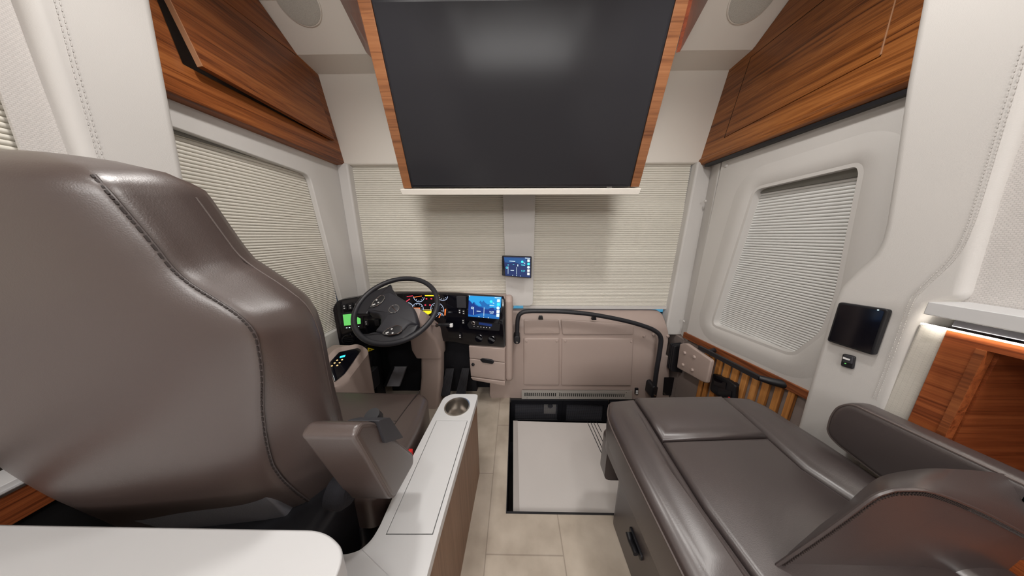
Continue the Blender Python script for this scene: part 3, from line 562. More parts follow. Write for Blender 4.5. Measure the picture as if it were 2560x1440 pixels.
c0 = (0.2129, 0.1626); lit(DR, ts, 'app_icon', circ(c0[0], c0[1], 0.0098, 20), 'pale', sd+.001)
c0 = (0.1697, 0.202); lit(DR, ts, 'weather_icon', circ(c0[0], c0[1], 0.0088, 20), 'cyan', sd+.001)
c0 = (0.0443, 0.1543); MB().prism(DR, circ(c0[0], c0[1], 0.0075, 18), sd, sd+.001, holes=[circ(c0[0], c0[1], 0.0048, 18)]).build('power_icon', E_['pale'], ts, flat=True)
icons(DR, ts, [('divider', q, 'pale') for q in ([(0.054, 0.1617), (0.0563, 0.1619), (0.0519, 0.109), (0.0495, 0.1088)], [(0.1222, 0.1619), (0.1248, 0.162), (0.1208, 0.1058), (0.1182, 0.1056)])]+[('caption', q, 'pale') for q in ([(0.074, 0.1371), (0.1003, 0.1371), (0.0998, 0.1327), (0.0734, 0.1326)], [(0.1592, 0.1791), (0.1884, 0.1785), (0.1881, 0.1753), (0.1589, 0.1755)], [(0.1929, 0.2302), (0.2306, 0.2299), (0.2302, 0.2263), (0.1924, 0.2266)], [(0.1602, 0.1252), (0.1824, 0.1244), (0.1821, 0.1223), (0.1598, 0.123)], [(0.1802, 0.1968), (0.1893, 0.1915), (0.1879, 0.1886), (0.1791, 0.1939)])], sd+.001)
for q in ((0.031, 0.2312), (0.0873, 0.0985), (0.1181, 0.0967), (0.1486, 0.0949)): lit(DR, ts, 'nav_dot', circ(q[0], q[1], 0.003, 12), 'pale', sd+.001)
c0 = (0.1711, 0.1343); text('clock_digits', DR.at(c0[0], c0[1], sd), '9:29', 0.0165, E_['pale'], ts)
# radio under the screen, air knobs
rd = MB().prism(DR, rpoly([(0.0017, 0.0337), (0.0248, 0.0706), (0.2226, 0.0545), (0.2168, 0.0059), (0.0167, 0.0074)], 0.006), 0.0, 0.013).build('radio', M['black'], da, bevel=0.002)
c0 = (0.0475, 0.0521)
MB().lathe(DR.at(c0[0], c0[1], 0.012), [(0.012, 0), (0.012, 0.008), (0.009, 0.010), (0.008, 0.008), (0.002, 0.008)], 20).build('volume_knob', M['chrome'], rd)
lit(DR, rd, 'radio_display', [(0.0853, 0.0584), (0.1711, 0.0509), (0.1682, 0.0346), (0.0821, 0.042)], 'deep', 0.0136)
for q in [(0.0497, 0.0273), (0.0763, 0.0264), (0.0963, 0.0257), (0.1158, 0.0249), (0.1341, 0.0252), (0.155, 0.0251)]: MB().prism(DR, rr(q[0]-.003, q[1]-.0018, q[0]+.003, q[1]+.0018, .001), 0.012, 0.0142).build('radio_button', M['whitemark'], rd)
for q in [(0.0787, -0.0571), (0.1636, -0.0612)]:
    k = MB().lathe(DR.at(q[0], q[1], 0.004), [(0.029, -0.002), (0.029, 0.006), (0.025, 0.008), (0.023, 0.004)], 26).build('air_vent', M['gloss'], da)
    MB().prism(DR.at(q[0], q[1], 0.004, 1.1), rr(-0.004, -0.023, 0.004, 0.023, 0.003), 0, 0.016).build('vent_tab', M['gloss'], k, bevel=0.001)
    m = MB(); m.tube([DR.p(q[0]+.026*math.cos(t/20*2*PI), q[1]+.026*math.sin(t/20*2*PI), .0125) for t in range(20)], 0.0009, 5, True); m.build('vent_ring', M['chrome'], k)
def rocker(fr, par, q, w=0.018, h=0.034, marks=True):
    s = MB().prism(fr, rr(q[0]-w/2, q[1]-h/2, q[0]+w/2, q[1]+h/2, 0.003), 0.004, 0.013).build('rocker_switch', M['black'], par, bevel=0.002)
    if marks:
        for dv in (0.007, -0.007): MB().prism(fr, rr(q[0]-.004, q[1]+dv-.003, q[0]+.004, q[1]+dv+.003, .001), 0.0125, 0.0138).build('switch_mark', M['whitemark'], s)
    return s
for q in [(0.0728, 0.1238), (0.0987, 0.1193), (0.0928, 0.0545), (0.0663, -0.049)]: rocker(DMR, da, q)
MB().prism(DMR, rr(*(0.0559, 0.1472), *(0.1166, 0.2248), 0.004), 0.004, 0.011).build('blank_panel', M['grey'], da, bevel=0.002)
# instrument cluster
cl = MB().prism(DM, rpoly([(0.0009, 0.2386), (0.331, 0.2346), (0.3125, 0.0671), (-0.0108, 0.0709)], 0.01), -0.002, 0.0085).build('instrument_cluster', M['gloss'], da, bevel=0.003)
def arc(fr, c, r, a0, a1, w, key, nm='dial_arc', d=0.0092, par=cl):
    n = 22; o = [(c[0]+r*math.cos(math.radians(a0+(a1-a0)*k/n)), c[1]+r*math.sin(math.radians(a0+(a1-a0)*k/n))) for k in range(n+1)]
    i = [(c[0]+(r-w)*math.cos(math.radians(a0+(a1-a0)*k/n)), c[1]+(r-w)*math.sin(math.radians(a0+(a1-a0)*k/n))) for k in range(n, -1, -1)]
    return MB().prism(fr, o+i, d-.0006, d).build(nm, E_[key], par, flat=True)
for c, r, a0, a1, k in (((0.1317, 0.1407), 0.036, -20, 200, 'dial'), ((0.2557, 0.1359), 0.043, -30, 200, 'dial'), ((0.1442, 0.2199), 0.036, 180, 350, 'dial'), ((0.2702, 0.0887), 0.024, 0, 190, 'dial'), ((0.2978, 0.2267), 0.034, 200, 350, 'dial'), ((0.07, 0.1495), 0.03, 0, 120, 'dial')):
    arc(DM, c, r, a0, a1, 0.0028, k)
    for t in range(int(a0)+10, int(a1), 38):
        q = (c[0]+(r-.010)*math.cos(math.radians(t)), c[1]+(r-.010)*math.sin(math.radians(t))); lit(DM, cl, 'dial_mark', rr(q[0]-.0022, q[1]-.0016, q[0]+.0022, q[1]+.0016, .0005), 'dial', 0.0092)
for pts, k in (([(0.0978, 0.1454), (0.1464, 0.1456), (0.1457, 0.1376), (0.097, 0.1373)], 'orange'), ([(0.142, 0.1247), (0.219, 0.1251), (0.2152, 0.11), (0.1963, 0.0991), (0.1427, 0.1053)], 'yellow'), ([(0.1845, 0.2294), (0.2753, 0.2297), (0.2748, 0.2225), (0.1839, 0.2232)], 'yellow'), ([(0.0589, 0.1892), (0.0835, 0.2061), (0.0866, 0.2019), (0.0625, 0.185)], 'red'), ([(0.0663, 0.2206), (0.1059, 0.227), (0.106, 0.2229), (0.0668, 0.2165)], 'red'), ([(0.1099, 0.2166), (0.164, 0.2262), (0.1646, 0.222), (0.1105, 0.2124)], 'orange'), ([(0.3041, 0.1346), (0.3147, 0.1399), (0.3076, 0.0943), (0.3002, 0.0915)], 'orange'), ([(0.1683, 0.1329), (0.2222, 0.1331), (0.2219, 0.1299), (0.1681, 0.1296)], 'amber'), ([(0.2601, 0.0778), (0.2661, 0.0756), (0.2794, 0.1028), (0.2765, 0.1049)], 'orange')): lit(DM, cl, 'warning_bar', pts, k, 0.0094)
for q in [(0.1925, 0.2054), (0.2239, 0.2056), (0.1812, 0.1633), (0.2119, 0.1634)]: lit(DM, cl, 'warning_lamp', circ(q[0], q[1], 0.006, 10, 0.0045), 'red', 0.0094)
# left switches, green display and round vent
gd = MB().prism(DL, rpoly([(0.0293, 0.1343), (0.1197, 0.1363), (0.1506, 0.1116), (0.1389, 0.0197), (0.033, 0.0222)], 0.005), 0.003, 0.012).build('display_unit', M['black'], da, bevel=0.002)
lit(DL, gd, 'green_display', [(0.0434, 0.1249), (0.0867, 0.1247), (0.1325, 0.0875), (0.1293, 0.0534), (0.0683, 0.0514), (0.0406, 0.0527)], 'green', 0.0128)
for q in [(0.0516, 0.0364), (0.0662, 0.0358), (0.1151, 0.0367)]: lit(DL, gd, 'button_mark', rr(q[0]-.004, q[1]-.002, q[0]+.004, q[1]+.002, .001), 'pale', 0.0128)
for q in [(0.0574, 0.1717), (0.0888, 0.1707), (0.121, 0.1774)]: rocker(DL, da, q, 0.027, 0.036)
rocker(DML, da, (-0.0197, 0.0529), 0.026, 0.04)
rocker(DML, da, (0.0425, 0.0492), 0.026, 0.04, False)
q = (0.0486, -0.0455)
k = MB().lathe(DL.at(q[0], q[1], 0.004), [(0.036, -0.002), (0.036, 0.007), (0.031, 0.009), (0.028, 0.003)], 26).build('air_vent', M['gloss'], da)
for dv in (-0.012, 0, 0.012): MB().prism(DL, rr(q[0]-.026, q[1]+dv-.0018, q[0]+.026, q[1]+dv+.0018, .001), 0.004, 0.011).build('vent_slat', M['black'], k)
# under-dash kick panels
MB().box(-0.97, -0.30, 1.55, 1.595, 0.0, 0.60).build('under_dash', M['carpet'], da)
wl = MB().prism(DML, [(-0.0389, -0.1257), (0.0003, -0.1402), (-0.0388, -0.1542)], 0.0, 0.003).build('warning_label', M['yellow'], da, label='yellow triangular warning label')
MB().prism(DML, [(-0.029, -0.135), (-0.0197, -0.1375), (-0.0222, -0.1453), (-0.0317, -0.1445)], 0.003, 0.0036).build('label_mark', M['black'], wl)
MB().box(-1.0, -0.975, 1.38, 1.47, 0.02, 0.5).build('kick_post', M['black'], da)

# ================================================================ tablet on the centre post
tb = thing('tablet', (0.03, 1.46, 1.0), 'small black tablet with a lit blue screen on the white centre post', 'tablet')
MB().prism(TAB, rpoly([(0.0011, 0.065), (0.1933, 0.0587), (0.1908, -0.0835), (-0.0019, -0.0674)], 0.006), -0.016, 0.0).build('case', M['black'], tb, bevel=0.004, seg=3)
MB().prism(TAB, rr(0.06, -0.03, 0.13, 0.03, 0.005), -0.062, -0.015).build('mount', M['black'], tb)
sc = MB().prism(TAB, [(0.0059, 0.0608), (0.1887, 0.0541), (0.1871, -0.0801), (0.0032, -0.0648)], -0.001, 0.0006).build('screen', M['gloss'], tb)
def T(pts_, key, nm, d=0.0016): return lit(TAB, sc, nm, pts_, key, d)
T([(0.0132, 0.0575), (0.1863, 0.0526), (0.1855, -0.0776), (0.0216, -0.0655)], 'deep', 'screen_picture', 0.0010)
T([(0.0147, 0.0527), (0.1607, 0.0471), (0.1606, 0.0039), (0.1153, 0.0104), (0.0829, 0.0233), (0.0501, 0.0169), (0.0205, 0.0219)], 'sky2', 'screen_sky', 0.0013)
for q, k in (([(0.1663, 0.0399), (0.1823, 0.0394), (0.1818, 0.0239), (0.1658, 0.0248)], 'pale'), ([(0.1662, 0.0183), (0.1818, 0.018), (0.1811, 0.0022), (0.1657, 0.0026)], 'cyan'), ([(0.1656, -0.0245), (0.1811, -0.0249), (0.1806, -0.0407), (0.1652, -0.04)], 'cream'), ([(0.1652, -0.0457), (0.1806, -0.0465), (0.1801, -0.062), (0.1649, -0.0613)], 'cream')): T(rpoly(q, 0.0015), k, 'app_icon')
c0 = (0.1734, -0.011); T(circ(c0[0], c0[1], 0.0088, 18), 'pale', 'app_icon')
c0 = (0.1333, 0.0245); T(circ(c0[0], c0[1], 0.0078, 18), 'cyan', 'weather_icon')
c0 = (0.0324, -0.0138); MB().prism(TAB, circ(c0[0], c0[1], 0.007, 16), 0.001, 0.0016, holes=[circ(c0[0], c0[1], 0.004, 16)]).build('power_icon', E_['teal'], sc, flat=True)
for q, k in (([(0.0504, 0.0315), (0.0879, 0.029), (0.0875, 0.0258), (0.05, 0.028)], 'pale'), ([(0.0397, -0.0059), (0.0418, -0.0059), (0.0403, -0.0537), (0.0381, -0.0538)], 'pale'), ([(0.0955, -0.0099), (0.0976, -0.0099), (0.0965, -0.0584), (0.0943, -0.0584)], 'pale'), ([(0.0565, -0.0289), (0.0788, -0.0296), (0.0784, -0.0341), (0.0561, -0.033)], 'pale'), ([(0.1258, 0.0063), (0.1517, 0.0039), (0.1512, -0.0002), (0.1253, 0.0023)], 'teal'), ([(0.1519, 0.0504), (0.1847, 0.0483), (0.1844, 0.0446), (0.1514, 0.0469)], 'pale'), ([(0.1421, 0.0208), (0.1517, 0.0148), (0.1501, 0.0119), (0.141, 0.0176)], 'cream'), ([(0.1019, 0.0079), (0.1071, 0.0075), (0.1067, -0.0051), (0.1013, -0.0042)], 'pale'), ([(0.0375, 0.0064), (0.0457, 0.0059), (0.0451, 0.0015), (0.0369, 0.002)], 'teal'), ([(0.0721, 0.0088), (0.0811, 0.0083), (0.0807, 0.0052), (0.0717, 0.0059)], 'teal')): T(q, k, 'caption')
for q in ((0.07, -0.0635), (0.0947, -0.0655), (0.1205, -0.0679)): T(circ(q[0], q[1], 0.0026, 10), 'pale', 'nav_dot')
c0 = (0.1385, -0.0352); text('clock_digits', TAB.at(c0[0], c0[1], 0.0012), '9:29', 0.015, E_['teal'], sc)

# ================================================================ steering wheel, column, pedals
sw = thing('steering_wheel', tuple(WHEEL.o), 'black leather steering wheel with two chrome-edged button pads before the dashboard', 'steering wheel')
Rr, rt = 0.2110, 0.0138
MB().tube([WHEEL.p(Rr*math.cos(2*PI*k/64), Rr*math.sin(2*PI*k/64), 0) for k in range(64)], rt, 14, True).build('rim', M['wheel'], sw)
MB().pillow(WHEEL, rpoly([(-0.1052, 0.0955), (-0.0665, 0.1099), (-0.0231, 0.0843), (0.0504, 0.035), (0.0932, -0.0076), (0.12, -0.0675), (0.129, -0.1075), (0.0868, -0.1063), (0.0695, -0.1395), (0.0344, -0.173), (-0.0184, -0.1585), (-0.0728, -0.1404), (-0.0573, -0.1044), (-0.0681, -0.0622), (-0.0895, -0.0376), (-0.1321, -0.0292), (-0.1523, -0.0163), (-0.1428, 0.0035), (-0.1149, 0.0442)], 0.012), -0.05, 0.006, 0.014, 0.006).build('hub_pad', M['hub'], sw)
MB().pillow(WHEEL, rpoly([(-0.2161, 0.0053), (-0.1992, 0.0729), (-0.1605, 0.122), (-0.1003, 0.1527), (-0.0818, 0.1732), (-0.0691, 0.1433), (-0.0205, 0.0826), (-0.0794, 0.095), (-0.1149, 0.0442), (-0.1428, 0.0035), (-0.1456, -0.0361), (-0.1616, -0.0357), (-0.2134, -0.0343)], 0.008), -0.02, 0.000, 0.008, 0).build('spoke', M['wheel'], sw)
MB().pillow(WHEEL, rpoly([(-0.0728, -0.1404), (-0.0196, -0.1542), (0.0637, -0.1393), (0.0858, -0.1017), (0.1337, -0.1054), (0.1246, -0.1456), (0.0873, -0.1747), (0.056, -0.1987), (-0.038, -0.2038), (-0.093, -0.1918), (-0.1352, -0.1548), (-0.1194, -0.1574)], 0.008), -0.02, 0.000, 0.008, 0).build('spoke', M['wheel'], sw)
for pts, mk in (([(-0.134, -0.0032), (-0.1305, 0.0388), (-0.1054, 0.0784), (-0.0871, 0.0763), (-0.0778, 0.0588), (-0.0833, 0.0325), (-0.1075, 0.0047)], [(-0.1213, 0.015), (-0.1165, 0.045), (-0.1019, 0.0285)]), ([(-0.0267, -0.1603), (-0.0077, -0.1327), (0.0315, -0.1152), (0.0542, -0.1212), (0.0656, -0.1489), (0.0494, -0.1627), (0.0144, -0.1713)], [(-0.0031, -0.1567), (0.0137, -0.1364), (0.0237, -0.1593)])):
    pts = rpoly(pts, 0.010)
    p = MB().pillow(WHEEL, pts, 0.0, 0.012, 0.003, 0.001).build('button_pad', M['black'], sw)
    m = MB(); m.tube([WHEEL.p(u, v, 0.0115) for u, v in pts], 0.0014, 6, True); m.build('chrome_edge', M['chrome'], p)
    for i, (u, v) in enumerate(mk): MB().prism(WHEEL.at(u, v, 0.012, 0.5), rr(-.007 if i == 0 else -.004, -.0035, .007 if i == 0 else .004, .0035, .001), 0, 0.0014).build('button_mark', M['whitemark'], p)
ec = (-0.0069, -0.0166)
e = MB().lathe(WHEEL.at(ec[0], ec[1], 0.010), [(0.0265, -0.002), (0.0265, 0.004), (0.024, 0.005)], 28).build('emblem', M['grey'], sw)
m = MB(); m.tube([WHEEL.p(ec[0]+.0255*math.cos(2*PI*k/28), ec[1]+.0255*math.sin(2*PI*k/28), .0148) for k in range(28)], 0.0012, 6, True); m.build('emblem_ring', M['chrome'], e)
MB().prism(WHEEL.at(ec[0], ec[1], 0.015, 2.35), rr(-0.021, -0.0012, 0.021, 0.0012, 0.001), 0, 0.001).build('emblem_bar', M['chrome'], e)

co = thing('steering_column', (-0.58, 1.4, 0), 'taupe steering column housing running down from the wheel to the floor', 'steering column')
def rring(c, ux, uy, w, h, r=0.02):
    ux, uy = Vector(ux).normalized(), Vector(uy).normalized(); return [Vector(c)+ux*u+uy*v for u, v in rr(-w, -h, w, h, r, 3)]
c0 = WHEEL.p(0.045, -0.02, -0.045)
m = MB(); m.loft([rring(c0, WHEEL.ux, WHEEL.uy, 0.065, 0.045), rring(c0-WHEEL.n*0.05, WHEEL.ux, WHEEL.uy, 0.085, 0.05), rring((-0.580, 1.345, 0.60), (1, 0, 0), (0, 0.7, 0.7), 0.085, 0.06), rring((-0.575, 1.38, 0.50), (1, 0, 0), (0, 0.9, 0.4), 0.095, 0.07), rring((-0.57, 1.39, 0.42), (1, 0, 0), (0, 1, 0.1), 0.085, 0.06)])
m.build('upper_shroud', M['taupe'], co, sharp=60)
m = MB(); m.loft([rring((-0.555, 1.39, 0.46), (1, 0, 0), (0, 1, 0), 0.068, 0.045), rring((-0.575, 1.40, 0.25), (1, 0, 0), (0, 1, 0), 0.068, 0.05), rring((-0.62, 1.42, 0.0), (1, 0, 0), (0, 1, 0), 0.07, 0.06)]); m.build('lower_post', M['taupe'], co, sharp=60)
ky = (-0.4654, 1.24, 0.6878)
k = MB(); k.tube([Vector(ky)+Vector((-0.03, 0.03, -0.01)), Vector(ky), Vector(ky)+Vector((0.01, -0.012, 0))], 0.011, 10); k = k.build('ignition', M['chrome'], co)
MB().tube([Vector(ky)+Vector((0.0, 0, 0)), Vector(ky)+Vector((0.085, 0.0, 0.0))], [0.007, 0.013], 10).build('stalk', M['black'], co)
MB().box(ky[0]+0.082, ky[0]+0.10, ky[1]-0.012, ky[1]+0.008, ky[2]-0.012, ky[2]+0.008).build('stalk_cap', M['whitemark'], co, bevel=0.003)
def pedal(pts, label, ribs=True):
    pts = ccw(pts); c = PED.p(sum(u for u, v in pts)/4, sum(v for u, v in pts)/4)
    t = thing('foot_pedal', tuple(c), label, 'pedal', 'driver foot pedals')
    MB().prism(PED, pts, -0.018, 0).build('pedal_plate', M['rubber'], t, bevel=0.003)
    us = sorted(pts, key=lambda q: q[1]); lo = sorted(us[:2]); hi = sorted(us[2:])
    m = MB()
    for k in range(8):
        a = (k+0.5)/8
        p0 = (lo[0][0]*(1-a)+lo[1][0]*a, lo[0][1]+.006); p1 = (hi[0][0]*(1-a)+hi[1][0]*a, hi[0][1]-.006)
        m.tube([PED.p(*p0, 0.001), PED.p(*p1, 0.001)], 0.0024, 6)
    m.build('grip_ribs', M['grey'], t)
    MB().tube([PED.p(sum(q[0] for q in pts)/4, sum(q[1] for q in pts)/4, -0.015), PED.p(sum(q[0] for q in pts)/4, sum(q[1] for q in pts)/4+0.02, -0.05)], 0.012, 8).build('pedal_arm', M['black'], t)
    return t
pedal([(-0.5177, 0.2362), (-0.4536, 0.2366), (-0.4773, 0.0423), (-0.5427, 0.0417)], 'long ribbed black foot pedal next to the steering column, the left of two')
pedal([(-0.3959, 0.24), (-0.338, 0.2404), (-0.3615, 0.0461), (-0.4328, 0.0454)], 'long ribbed black foot pedal below the storage drawers, the right of two')
fr_ = thing('foot_rest', (-0.88, 1.43, 0.1), 'worn grey metal footrest plate left of the steering column', 'footrest')
MB().prism(PED, [(-0.9078, 0.2448), (-0.8156, 0.2455), (-0.8547, 0.1055), (-0.9574, 0.1046)], -0.02, 0).build('plate', M['treadplate'], fr_, bevel=0.003)
MB().prism(PED, [(-0.9228, 0.2418), (-0.9013, 0.2419), (-0.9483, 0.1047), (-0.9695, 0.1045)], -0.025, 0.004).build('side_flange', M['black'], fr_, bevel=0.002)

# side console with keypad beside the driver
sc_ = thing('side_console', (-0.95, 1.0, 0), 'taupe side console with a black lit keypad left of the driver seat', 'side console')
cpts = [(0.0855, 0.0534), (0.0942, 0.0258), (0.0955, 0.0091), (-0.0556, -0.0633), (-0.1108, -0.0691), (-0.1113, -0.0211), (-0.066, 0.0444), (-0.0006, 0.0794)]
m = MB(); top = [KP.p(u, v, 0) for u, v in inset(ccw(rpoly(cpts, 0.02)), -0.012)]
bot = [Vector((min(p.x, -0.80), p.y, 0.02)) for p in top]
m.loft([bot, [Vector((p.x, p.y, p.z-.02)) for p in top], top]); m.build('console_body', M['taupe'], sc_, sharp=50)
kpd = MB().pillow(KP, rpoly([(0.0826, 0.0489), (0.0892, 0.0353), (0.0862, 0.0245), (-0.0488, -0.0518), (-0.1045, -0.0646), (-0.09, -0.0156), (-0.0671, 0.0424), (-0.0044, 0.0729)], 0.008), 0.0, 0.006, 0.003, 0.0).build('keypad', M['gloss'], sc_)
lit(KP, kpd, 'keypad_display', [(-0.015, 0.0469), (0.0092, 0.0405), (-0.0004, 0.0314), (-0.0219, 0.0386)], 'cyan', 0.0072)
for q in [(-0.0378, 0.0332), (-0.0184, 0.0236), (-0.0542, 0.0252), (-0.0357, 0.0147), (-0.0715, 0.0177), (-0.0522, 0.0069)]: lit(KP, kpd, 'keypad_button', rr(q[0]-.004, q[1]-.003, q[0]+.004, q[1]+.003, .001), 'amber', 0.0072)
MB().prism(Fr((0, 0, 0), (1, 0, 0), (0, 1, 0)), [(-1.105, 0.70), (-1.0, 0.72), (-0.96, 1.24), (-1.105, 1.25)], 0.05, 0.56).build('wall_box', M['taupe'], sc_, bevel=0.02)
MB().box(-0.90, -0.86, 1.16, 1.26, 0.28, 0.40).build('socket_plate', M['black'], sc_, bevel=0.006)

# ================================================================ television in its tilted housing
hs = thing('television_housing', tuple(TV.p(0, 0)), 'teak-sided tilted television housing hanging from the ceiling over the windscreen', 'television cabinet')
MB().prism(TV, [(-0.5761, -0.004), (-0.537, -0.0041), (-0.5463, 0.6251), (-0.596, 0.6256)][:2]+[(-0.5475, 0.665), (-0.598, 0.665)], -0.05, 0).build('side_frame', M['wood_x'], hs, bevel=0.002)
MB().prism(TV, [(0.5484, 0.0003), (0.5893, 0.0002)]+[(0.606, 0.665), (0.557, 0.665)], -0.05, 0).build('side_frame', M['wood_x'], hs, bevel=0.002)
MB().prism(TV, [(-0.545, -0.003), (0.55, -0.003), (0.55, 0.66), (-0.545, 0.66)], -0.09, -0.032).build('back_box', M['white'], hs)
MB().prism(TV, rpoly([(-0.585, -0.034), (0.592, -0.034), (0.598, -0.006), (-0.592, -0.006)], 0.006), -0.10, 0.012).build('bottom_tray', M['header'], hs, bevel=0.010, seg=3)
def cheek(s0, s1, t1, t0, name):
    c = [Vector(q) for q in (s0, s1, t1, t0)]; n = (c[1]-c[0]).cross(c[3]-c[0]).normalized()*0.012
    m = MB(); m.add(c+[q+n for q in c], [(0, 1, 2, 3), (7, 6, 5, 4), (0, 4, 5, 1), (1, 5, 6, 2), (2, 6, 7, 3), (3, 7, 4, 0)]); m.build(name, M['wood_red'], hs)
wl_ = [(-0.5775, 1.0285, 2.0348), (-0.5685, 1.0717, 1.8832)]; ws = [(-0.8007, 1.2854, 2.2443), (-0.779, 1.4096, 2.13)]
cheek(wl_[0], wl_[1], ws[1], ws[0], 'side_cheek')
wr_ = [(0.6204, 1.0316, 2.0239), (0.6223, 1.0692, 1.8918)]; ws = [(0.8528, 1.2962, 2.2343), (0.8347, 1.4062, 2.1331)]
cheek(wr_[0], wr_[1], ws[1], ws[0], 'side_cheek')
MB().prism(TV, [(-0.598, 0.668), (0.606, 0.668), (0.606, 0.852), (-0.598, 0.852)], -0.09, -0.002).build('trim_12', M['header'], kind='structure', bevel=0.004)
tv = thing('television', tuple(TV.p(0, 0.3)), 'large switched-off flat television reflecting the coach interior', 'television')
MB().prism(TV, [(-0.537, 0.001), (0.5465, 0.001), (0.5565, 0.628), (-0.5465, 0.628)], -0.03, -0.003).build('bezel', M['bezel'], tv, bevel=0.002)
MB().prism(TV, [(-0.527, 0.011), (0.5365, 0.011), (0.5465, 0.62), (-0.5365, 0.62)], -0.004, -0.0015).build('screen', M['screen'], tv)
MB().prism(TV, [(0.4312, 0.0001), (0.4566, 0.0002), (0.4571, -0.0023), (0.4317, -0.0024)], -0.004, -0.0012).build('maker_plate', M['alu'], tv)

# ================================================================ overhead cabinets
cl_ = thing('overhead_cabinet', (-1.07, 1.2, 1.632), 'teak overhead cabinet on the left above the driver window, its flap hanging ajar', 'cabinet')
lo = [(0.879, 0.1221), (1.4497, 0.1017), (1.4151, 0.5058), (1.1086, 0.4795)]
A, B_, C_, D_ = lo
lh = 0.545
body = [(0.70, 0.0), (1.552, 0.0), (1.552, 0.484), (1.415, 0.505), (1.275, 0.62), (0.70, 0.63)]
hole = [(0.872, 0.118), (1.478, 0.118), (1.476, 0.478), (1.405, 0.492), (0.872, 0.451)]
MB().prism(CABL, body, -0.17, 0, holes=[hole]).build('carcass', M['wood_y'], cl_, bevel=0.006)
MB().prism(CABL, inset(ccw(hole), -0.02), -0.166, -0.15).build('back_panel', M['hole'], cl_)
# the flap: hinged on its upper edge, bottom swung out at the rear corner
u_r, u_f = 0.885, 1.478; vt, vb = 0.475, 0.112
def fo(u, v): t = (0.49-v)/0.378; return -0.018+t*(0.045-0.020*(u-u_r)/(u_f-u_r))
MB().prism(CABL, [(0.872, 0.4485), (1.405, 0.4895), (1.405, 0.492), (0.872, 0.451)], -0.05, -0.0004).build('shadow_gap', M['hole'], cl_, flat=True)  # black strip paints the shade in the gap above the flap
fo_ = [(u_r, 0.4475), (1.405, 0.4875), (u_f-.003, 0.475), (u_f-.003, vb), (u_r, vb)]
f0 = [CABL.p(u, v, fo(u, v)) for u, v in fo_]; nn = CABL.n*0.018
m = MB(); n5 = 5; m.add(f0+[q+nn for q in f0], [tuple(reversed(range(5))), tuple(range(5, 10))]+[(i, (i+1) % 5, 5+(i+1) % 5, 5+i) for i in range(5)]); fl = m.build('flap_door', M['wood_y'], cl_, flat=True)
e0, e1 = f0[4], f0[0]; t = CABL.ux*-0.0012
m = MB(); m.add([e0-nn*0.0+t, e0+nn+t, e1+nn+t, e1+t, e0+CABL.ux*.001, e0+nn+CABL.ux*.001, e1+nn+CABL.ux*.001, e1+CABL.ux*.001], [(0, 1, 2, 3), (7, 6, 5, 4), (0, 4, 5, 1), (1, 5, 6, 2), (2, 6, 7, 3), (3, 7, 4, 0)]); m.build('pale_edge', M['edge'], fl, flat=True)
cr_ = thing('overhead_cabinet', (1.13, 1.2, 1.636), 'teak overhead cabinet on the right above the entry door, its flap shut', 'cabinet')
dp = [(-0.8733, 0.1131), (-1.4052, 0.0856), (-1.4085, 0.4589), (-1.1369, 0.472)]
MB().prism(CABR, [(-0.70, -0.002), (-1.552, 0.0), (-1.552, 0.484), (-1.405, 0.502), (-1.285, 0.61), (-0.70, 0.63)], -0.17, -0.012).build('carcass', M['wood_cab'], cr_)
flp = [(-0.872, 0.113), (-1.408, 0.086), (-1.408, 0.468), (-0.90, 0.468)]
flp = [(-0.873, 0.115), (-1.408, 0.087), (-1.41, 0.46), (-0.925, 0.474)]
MB().prism(CABR, [(-0.70, 0.002), (-1.55, 0.002), (-1.551, 0.484), (-1.405, 0.502), (-1.285, 0.61), (-0.70, 0.63)], -0.012, 0, holes=[flp]).build('face_frame', M['wood_cab'], cr_, bevel=0.001)
MB().prism(CABR, inset(ccw(flp), -0.01), -0.0125, -0.0114).build('gap_backing', M['hole'], cr_)  # black sheet paints the gap round the flap as deep shade
MB().prism(CABR, [(-0.925, 0.4722), (-0.925, 0.474), (-1.41, 0.46), (-1.41, 0.4582)], -0.0112, 0.0002).build('shadow_gap', M['hole'], cr_, flat=True)  # this strip and the next paint shade into the flap's gap
MB().prism(CABR, [(-1.41, 0.459), (-1.4085, 0.459), (-1.4065, 0.088), (-1.408, 0.088)], -0.0112, 0.0002).build('shadow_gap', M['hole'], cr_, flat=True)
MB().prism(CABR, inset(ccw(flp), 0.003), -0.0112, 0.0005).build('flap_door', M['wood_cab'], cr_, bevel=0.0008)
MB().prism(CABR, [(-0.875, 0.12), (-0.872, 0.12), (-0.9245, 0.473), (-0.9275, 0.473)], 0.0, 0.0016).build('pale_edge', M['edge'], cr_)
bf = [(1.134, 1.660), (1.1275, 1.655), (1.1225, 1.644), (1.1225, 1.632), (1.129, 1.621), (1.140, 1.616), (1.21, 1.616), (1.21, 1.660)]
MB().box(1.134, 1.162, 0.70, 1.50, 1.602, 1.6165).build('lip_shade_strip', M['black'], cr_)  # black strip stands in for the dark shade under the lip
m = MB(); m.loft([[Vector((x, y, z)) for x, z in bf] for y in (0.70, 1.54)]); m.build('rounded_lip', M['wood_cab'], cr_, sharp=70)

